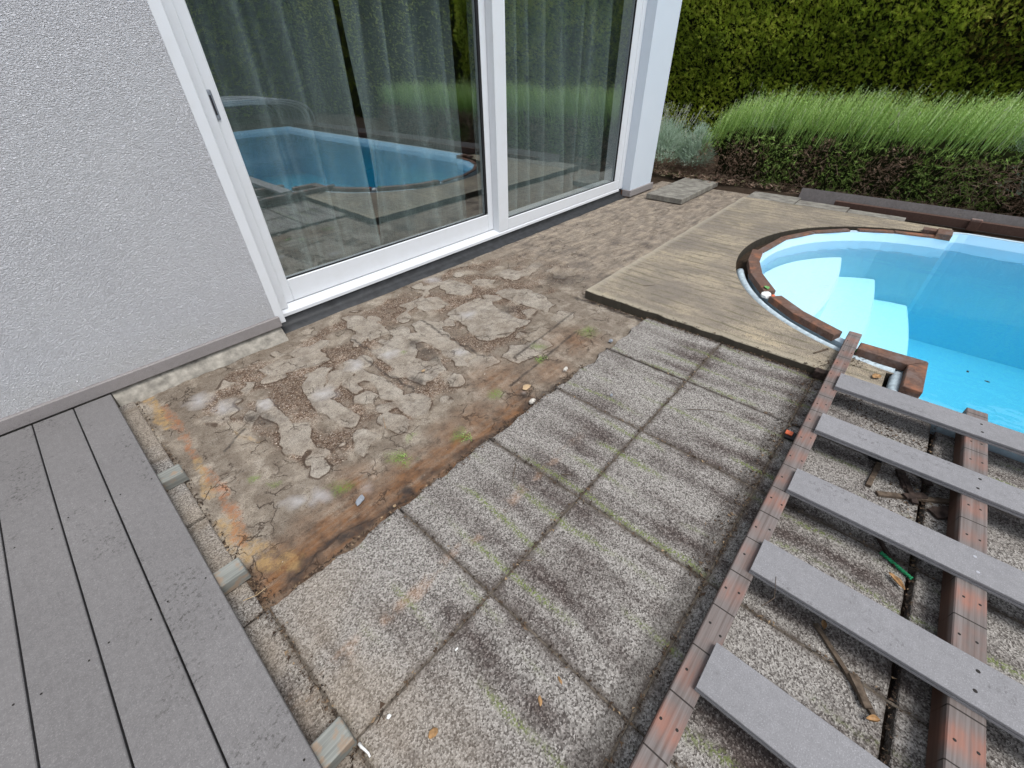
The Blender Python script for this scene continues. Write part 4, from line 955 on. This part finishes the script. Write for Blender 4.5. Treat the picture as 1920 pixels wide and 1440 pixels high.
def lavender(cx, cy, r, h, nsh, nsp, sh, label, seed):
    e = empty('lavender_bush', (cx, cy, 0), label, 'shrub', None); rg = np.random.default_rng(seed)
    a = rg.uniform(0, 2*PI, nsh); q = np.sqrt(rg.random(nsh)); D = np.stack([np.cos(a)*q*.95, np.sin(a)*q*.95, 1.05-.75*q*q+.12*rg.random(nsh)], 1)
    P = np.array([cx, cy, .02])+D*(np.array([r, r, h])*rg.uniform(.5, .85, nsh)[:, None]); d, s, u = rot_basis(D+rg.normal(0, .2, D.shape)); L = rg.uniform(.05, .12, nsh); tone = np.clip(.5+rg.normal(0, .18, nsh), 0, .85)
    T = []; TT = []
    for k in range(12):
        f = (k+.5)/12; c = P+d*(L*f)[:, None]; a = rg.uniform(0, 2*PI, nsh); rad = s*np.cos(a)[:, None]+u*np.sin(a)[:, None]; tip = c+(d*.8+rad*.6)*.026; w = np.cross(d, rad)*.0022
        T.append(np.stack([c-w, c+w, tip], 1)); TT.append(tone)
    trimesh('foliage', M['lavender'], np.concatenate(T), np.concatenate(TT), e)
    a = rg.uniform(0, 2*PI, nsp); q = np.sqrt(rg.random(nsp)); D = np.stack([np.cos(a)*q*.55, np.sin(a)*q*.55-.15, np.ones(nsp)], 1); P = np.array([cx, cy, h*.6])+np.stack([np.cos(a)*q*r*.6, np.sin(a)*q*r*.6, np.zeros(nsp)], 1)
    d, s, u = rot_basis(D); L = rg.uniform(.6, 1, nsp)*sh; tip = P+d*L[:, None]; w = s*.0014
    T = [np.stack([P-w, P+w, tip], 1)]; TT = [np.full(nsp, .25)]
    for k in range(9):
        f = 1-.018*k/ L; c = P+d*(L-.012*k)[:, None]; aa = rg.uniform(0, 2*PI, nsp); rad = s*np.cos(aa)[:, None]+u*np.sin(aa)[:, None]
        T.append(np.stack([c-rad*.002, c+d*.010, c+rad*.011+d*.004], 1)); TT.append(np.full(nsp, .97)-rg.random(nsp)*.1)
    trimesh('flower_spikes', M['lavender'], np.concatenate(T), np.concatenate(TT), e)
    # woody base
    n = 900; a = rg.uniform(0, 2*PI, n); P = np.stack([cx+np.cos(a)*r*.75, cy+np.sin(a)*r*.75, rg.uniform(0, h*.35, n)], 1); D = np.stack([np.cos(a), np.sin(a), rg.uniform(0, 1, n)], 1)
    V, T2 = sprays(P, D, rg.uniform(.03, .07, n), 3, rg.uniform(0, .5, n), .5, .08); trimesh('woody_base', M['understory'], V, T2, e)
lavender(6.78, 3.05, .60, .62, 3000, 150, .50, 'silvery lavender bush with pale dry spikes just beyond the white post', 1)
lavender(6.62, 2.50, .26, .60, 1700, 18, .25, 'small silver grey lavender bush against the left end of the rosemary row', 2)
lavender(7.00, -.92, .62, .86, 3200, 150, .40, 'large silvery lavender bush with tall dry spikes at the right edge', 3)
lavender(7.35, 1.95, .35, .75, 700, 60, .35, 'lavender bush with dry spikes half hidden behind the rosemary row', 4)

# ------------------------------------------------------------------ pool enclosure (seen mirrored in the glass)
def enclosure():
    e = empty('pool_enclosure', (4.02, -8.6, 0), 'low silver framed pool enclosure sections pushed together at the pool end', 'enclosure')
    def arch(y, w, h, k=0):
        return [(4.02+w*math.copysign(abs(math.cos(a))**.42, math.cos(a)), y, .03+h*abs(math.sin(a))**.55) for a in [PI*i/28 for i in range(29)]]
    for k, (w, h) in enumerate(((2.55, .62), (2.47, .57), (2.39, .52))):
        y0 = -7.62-.10*k
        for y in (y0, y0-1.0, y0-2.0): tube('arch', M['alu'], arch(y, w, h), .022, e, 6)
        for sx in (-1, 1): box('side_rail', M['alu'], (4.02+sx*w-.02, y0-2.0, .0), (4.02+sx*w+.02, y0, .05), e, .003)
        A = arch(y0, w-.01, h-.01); B = arch(y0-2.0, w-.01, h-.01); bm = bmesh.new(); a = [bm.verts.new(p) for p in A]; b = [bm.verts.new(p) for p in B]
        for i in range(28): bm.faces.new((a[i], a[i+1], b[i+1], b[i]))
        finish(bm, 'panel', M['glass'], e, True)
enclosure()

# ------------------------------------------------------------------ small things lying about
def chip(name, mat, x, y, z, sx, sy, sz, label, cat, seed=0, group=None, rz=0):
    r = random.Random(seed); bm = bmesh.new(); bmesh.ops.create_icosphere(bm, subdivisions=2, radius=1)
    for v in bm.verts:
        k = 1+.35*noise.noise(v.co*1.7+Vector((seed, 0, 0))); v.co = Vector((v.co.x*sx*k, v.co.y*sy*k, max(-.4, v.co.z)*sz*k))
        v.co = Matrix.Rotation(rz, 3, 'Z') @ v.co + Vector((x, y, z))
    o = finish(bm, name, M[mat]); return setp(o, label=label, category=cat, group=group)
def leaf(name, mat, x, y, z, L, W, rz, curl, label):
    bm = bmesh.new(); n = 8; R = Matrix.Rotation(rz, 3, 'Z'); g = []
    for i in range(n+1):
        u = i/n; w = W*math.sin(PI*min(.98, max(.02, u)))**.8; row = []
        for v in (-1, -.5, 0, .5, 1):
            p = Vector((L*(u-.5), v*w*math.cos(curl*abs(v)), .002+abs(v)**1.5*w*math.sin(curl)*.9+.25*L*(u-.5)**2+.004*noise.noise(Vector((u*5, v*3, rz))))); row.append(bm.verts.new(R @ p+Vector((x, y, z))))
        g.append(row)
    for a, b in zip(g, g[1:]):
        for k in range(4): bm.faces.new((a[k], a[k+1], b[k+1], b[k]))
    r = bmesh.ops.extrude_face_region(bm, geom=bm.faces[:]); 
    for v in [q for q in r['geom'] if isinstance(q, bmesh.types.BMVert)]: v.co.z += .0006
    bmesh.ops.recalc_face_normals(bm, faces=bm.faces)
    o = finish(bm, name, M[mat], None, True); return setp(o, label=label, category='leaf')
def stick(name, mat, pts, r, label, cat='twig', taper=.6, flat=1, group=None):
    bm = bmesh.new(); P = []
    for (a, b) in zip(pts, pts[1:]):
        for k in range(4): P.append(Vector(a).lerp(Vector(b), k/4))
    P.append(Vector(pts[-1])); P = [p+Vector((noise.noise(p*40), noise.noise(p*40+Vector((9, 0, 0))), 0))*r*.8 for p in P]
    tube_bm(bm, P, r, 7, taper)
    z0 = min(v.co.z for v in bm.verts)
    if flat != 1:
        for v in bm.verts: v.co.z = z0+(v.co.z-z0)*flat
    o = finish(bm, name, M[mat], None, flat == 1); return setp(o, label=label, category=cat, group=group)
def debris():
    # between the joists
    def slat(name, mat, a, b, w, h, label, z0=.001, cat='wood scrap', tilt=0):
        a = Vector((a[0], a[1], 0)); b = Vector((b[0], b[1], 0)); d = (b-a); n = Vector((-d.y, d.x, 0)).normalized()*w/2; bm = bmesh.new(); m = 7; rows = []
        for i in range(m+1):
            c = a+d*i/m; jl = 1+.25*noise.noise(Vector((i*1.7, w*90, 0))); jr = 1+.25*noise.noise(Vector((i*1.7, w*90, 7))); dz = tilt*i/m+.001*noise.noise(Vector((i*.9, 3, 1)))
            rows.append([bm.verts.new(p) for p in (c-n*jl+Vector((0, 0, z0+dz)), c+n*jr+Vector((0, 0, z0+dz)), c+n*jr*.9+Vector((0, 0, z0+h+dz)), c-n*jl*.9+Vector((0, 0, z0+h+dz)))])
        for p, q in zip(rows, rows[1:]):
            for k in range(4): bm.faces.new((p[k], p[(k+1) % 4], q[(k+1) % 4], q[k]))
        bm.faces.new(rows[0][::-1]); bm.faces.new(rows[-1]); bmesh.ops.recalc_face_normals(bm, faces=bm.faces)
        return setp(finish(bm, name, M[mat]), label=label, category=cat)
    slat('wood_slat', 'twig', (1.01, -.300), (.852, -.474), .014, .007, 'long thin brown wood slat on the ground between two loose planks')
    slat('wood_slat', 'twig', (.925, -.405), (.862, -.450), .022, .009, 'short broken flat stick lying against the long thin slat', .0085)
    slat('wood_slat', 'twig', (1.885, -.345), (1.72, -.330), .020, .012, 'short stubby stick on the ground under the second loose plank')
    slat('wood_slat', 'twig', (1.70, -.362), (1.845, -.592), .022, .010, 'long brown flat stick below the second loose plank')
    slat('dark_block', 'black', (1.945, -.325), (1.90, -.330), .045, .060, 'small black block standing under the second loose plank', 0, 'block')
    for i, (a, b, w) in enumerate((((1.90, -.415), (1.80, -.445), .030), ((1.87, -.43), (1.73, -.475), .022), ((1.80, -.50), (1.74, -.44), .026), ((1.95, -.47), (1.88, -.51), .028), ((1.72, -.53), (1.80, -.60), .05), ((2.05, -.40), (1.98, -.47), .018))):
        lab = ['dark bark strip nearest the second plank in the bark heap', 'narrow dark bark strip across the middle of the bark heap', 'short bark strip crossing the end of the bark heap', 'broken bark piece beside the black joint in the heap', 'wide dark bark slab tucked beneath the second joist', 'thin bark sliver close to the orange leaf'][i]
        slat('bark_strip', 'bark', a, b, w, .008, lab, .001+.004*(i % 3), 'bark', .004)
    slat('bark_strip', 'bark', (1.53, -.36), (1.385, -.455), .012, .009, 'dark curved bark strip running up to the green rope', .001, 'bark')
    # braided rope
    bm = bmesh.new(); n = 40
    for s in (0, PI):
        P = [(1.412-.044*i/n, -.410-.088*i/n, .008) for i in range(n+1)]
        P = [(x+.0035*math.sin(i*.9+s)*.9, y-.0035*math.sin(i*.9+s)*.45, z+.003*math.cos(i*.9+s)) for i, (x, y, z) in enumerate(P)]; tube_bm(bm, P, .0034, 6)
    setp(finish(bm, 'green_rope', M['rope'], None, True), label='short braided bright green rope end lying by the black joint', category='rope')
    leaf('dry_leaf', 'leaf', 1.325, -.462, .003, .060, .016, .9, .9, 'curled dry brown leaf just below the green rope')
    leaf('dry_leaf', 'leaf', .842, -.462, .010, .034, .016, 2.2, 1.1, 'rolled tan leaf at the lower end of the long thin slat')
    leaf('dry_leaf', 'leaf', 1.022, -.318, .003, .032, .010, .2, .7, 'small pale curled leaf at the upper end of the long thin slat')
    leaf('dry_leaf', 'oleaf', 2.03, -.440, .006, .045, .022, 1.2, .6, 'bright orange leaf under the plank nearest the pool')
    leaf('dry_leaf', 'leaf', 2.52, -.235, .043, .055, .020, -.5, .5, 'ochre leaf on the tan concrete inside the wooden pool corner')
    leaf('fallen_leaf', 'gleaf', 3.195, .50, .075, .055, .020, .6, .5, 'green leaf beside the gap in the curved wooden coping')
    chip('plastic_scrap', 'white', 3.125, .475, .055, .045, .035, .022, 'crumpled white plastic in the gap of the wooden coping', 'plastic', 3)
    chip('plastic_scrap', 'wedge', 3.10, .43, .077, .016, .012, .006, 'small red scrap beside the crumpled white plastic', 'plastic', 4)
    chip('green_ball', 'gleaf', 2.728, -.118, .050, .009, .009, .012, 'small green ball next to the joist near the pool', 'ball', 1)
    # pads and wedges below the long joist
    box('plastic_pad', M['black'], (1.795, -.075, .001), (1.85, -.006, .0135), None, .002); setp(bpy.context.scene.objects[-1] if False else bpy.data.objects['plastic_pad'], label='black levelling pad sticking out from under the long joist', category='pad')
    o = box('plastic_wedge', M['wedge'], (1.812, -.03, .014), (1.840, -.001, .020), None, .001); setp(o, label='orange plastic wedge on the black pad beside the long joist', category='wedge')
    o = box('timber_offcut', M['bark'], (2.38, -.045, .001), (2.425, .015, .045), None, .003); setp(o, label='dark square offcut beside the joist at the corner of the tan concrete', category='offcut')
    # on the mortar bed and slabs
    chip('mortar_chip', 'chipm', 1.262, 1.015, -.008, .022, .012, .014, 'white mortar chip at the broken slab edge', 'chip', 1)
    chip('mortar_chip', 'ochip', 1.338, 1.118, -.014, .026, .018, .008, 'ochre flat chip on the mortar bed near the broken slab edge', 'chip', 2)
    chip('mortar_chip', 'bluechip', .352, 1.150, -.014, .024, .014, .007, 'bluish slate chip on the brown stained mortar corner', 'chip', 5, None, .5)
    chip('mortar_chip', 'chipm', 1.60, 1.055, -.010, .020, .010, .012, 'pale mortar chip right of the white chip along the slab edge', 'chip', 6)
    chip('mortar_chip', 'bluechip', 2.02, 1.02, -.008, .016, .012, .010, 'grey stone close to the corner of the tan concrete', 'chip', 8)
    chip('mortar_chip', 'ochip', .425, 1.017, -.006, .007, .006, .005, 'tiny tan pebble in the groove at the slab edge', 'chip', 9)
    chip('mortar_chip', 'ochip', 1.07, 1.65, -.012, .012, .008, .006, 'small orange chip on the mortar lumps in the middle', 'chip', 10)
    chip('stone', 'bluechip', 1.555, .735, .003, .009, .007, .007, 'small dark grey pebble on the furthest speckled slab', 'pebble', 12)
    chip('bark_chip', 'leaf', .383, .188, .003, .010, .004, .003, 'orange bark crumb on a speckled slab in the foreground', 'bark chip', 13, None, 1.2)
    chip('bark_chip', 'leaf', .075, .362, .004, .014, .010, .006, 'reddish brown bark chip near the lowest deck batten', 'bark chip', 14)
    chip('bark_chip', 'leaf', .31, .20, .003, .012, .005, .003, 'brown sliver left of the orange bark crumb', 'bark chip', 15, None, .8)
    chip('white_scrap', 'white', .02, .475, .003, .006, .005, .003, 'tiny white paper scrap on the slab below the deck corner', 'scrap', 16)
    chip('white_scrap', 'white', .245, .46, .003, .006, .0025, .002, 'thin white scrap on the dark slab band', 'scrap', 17)
    stick('white_stick', 'white', [(-.062, .485, .006), (-.058, .44, .006)], .004, 'white stick poking out beside the lowest deck batten', 'stick')
    stick('straw_stalk', 'straw', [(-.115, 1.075, .004), (-.08, 1.06, .006), (-.045, 1.062, .004)], .0012, 'pale straw stalk crossing the joint by the middle batten', 'straw')
    stick('pine_twig', 'twig', [(1.20, .555, .004), (1.13, .60, .004), (1.09, .63, .004)][:0]+[(.89, .80, .003), (.80, .74, .003)], .0016, 'thin dark twig on the slab beside the green streaks', 'twig')
    stick('pine_twig', 'twig', [(1.70, .40, .003), (1.76, .32, .005), (1.80, .25, .003)], .0016, 'thin reddish twig curving over the slab near the cross joint', 'twig')
    stick('pine_twig', 'twig', [(.97, .62, .003), (1.0, .585, .003)], .002, 'short dark twig on the slab near the middle cross joint')
    stick('pine_twig', 'twig', [(2.66, .01, .045), (2.56, .06, .045)], .006, 'dark twig poking from under the joist onto the tan concrete')
    stick('pine_twig', 'twig', [(.88, -.15, .114), (.93, -.17, .114), (1.0, -.155, .114)], .0011, 'thin hair like twig on the loose plank with the scratch')
    stick('pine_twig', 'twig', [(1.62, 1.60, -.012), (1.70, 1.55, -.010)], .002, 'small dark twig on the mortar lumps near the tan concrete')
    stick('pine_twig', 'twig', [(2.75, 1.2, .043), (2.82, 1.14, .043)], .0018, 'small twig on the tan concrete near its left edge')
    stick('pine_twig', 'leaf', [(.66, 1.42, -.014), (.70, 1.50, -.012)], .0012, 'orange pine needle between two mortar lumps')
    for i, (x, y) in enumerate(((3.07, -.62), (3.02, -.70))):
        leaf('floating_leaf', 'bark', x, y, -.044, .022, .006, i*1.3, .2, ('small dark leaf floating on the pool, further from the wooden corner', 'small dark leaf floating on the pool, nearer the loose planks')[i])
    # small mossy weeds
    for i, (x, y, z, lab) in enumerate(((.875, 1.08, -.018, 'bright green moss tuft at the slab edge on the mortar'), (.60, 1.22, -.02, 'small green grass tuft on the brown mortar'), (1.60, 1.235, -.02, 'green sprig on the smooth mortar near the broken slabs'))):
        n = 70; P = np.stack([x+rng.normal(0, .016, n), y+rng.normal(0, .016, n), np.full(n, z)], 1); D = np.stack([rng.normal(0, .8, n), rng.normal(0, .8, n), np.ones(n)*.6], 1); d, s, u = rot_basis(D); L = rng.uniform(.006, .02, n)
        V = np.stack([P-s*.0012, P+s*.0012, P+d*L[:, None]], 1); o = trimesh('moss_tuft', M['rosemary'], V, rng.uniform(.2, .9, n)); setp(o, label=lab, category='moss')
debris()
bpy.context.view_layer.update()
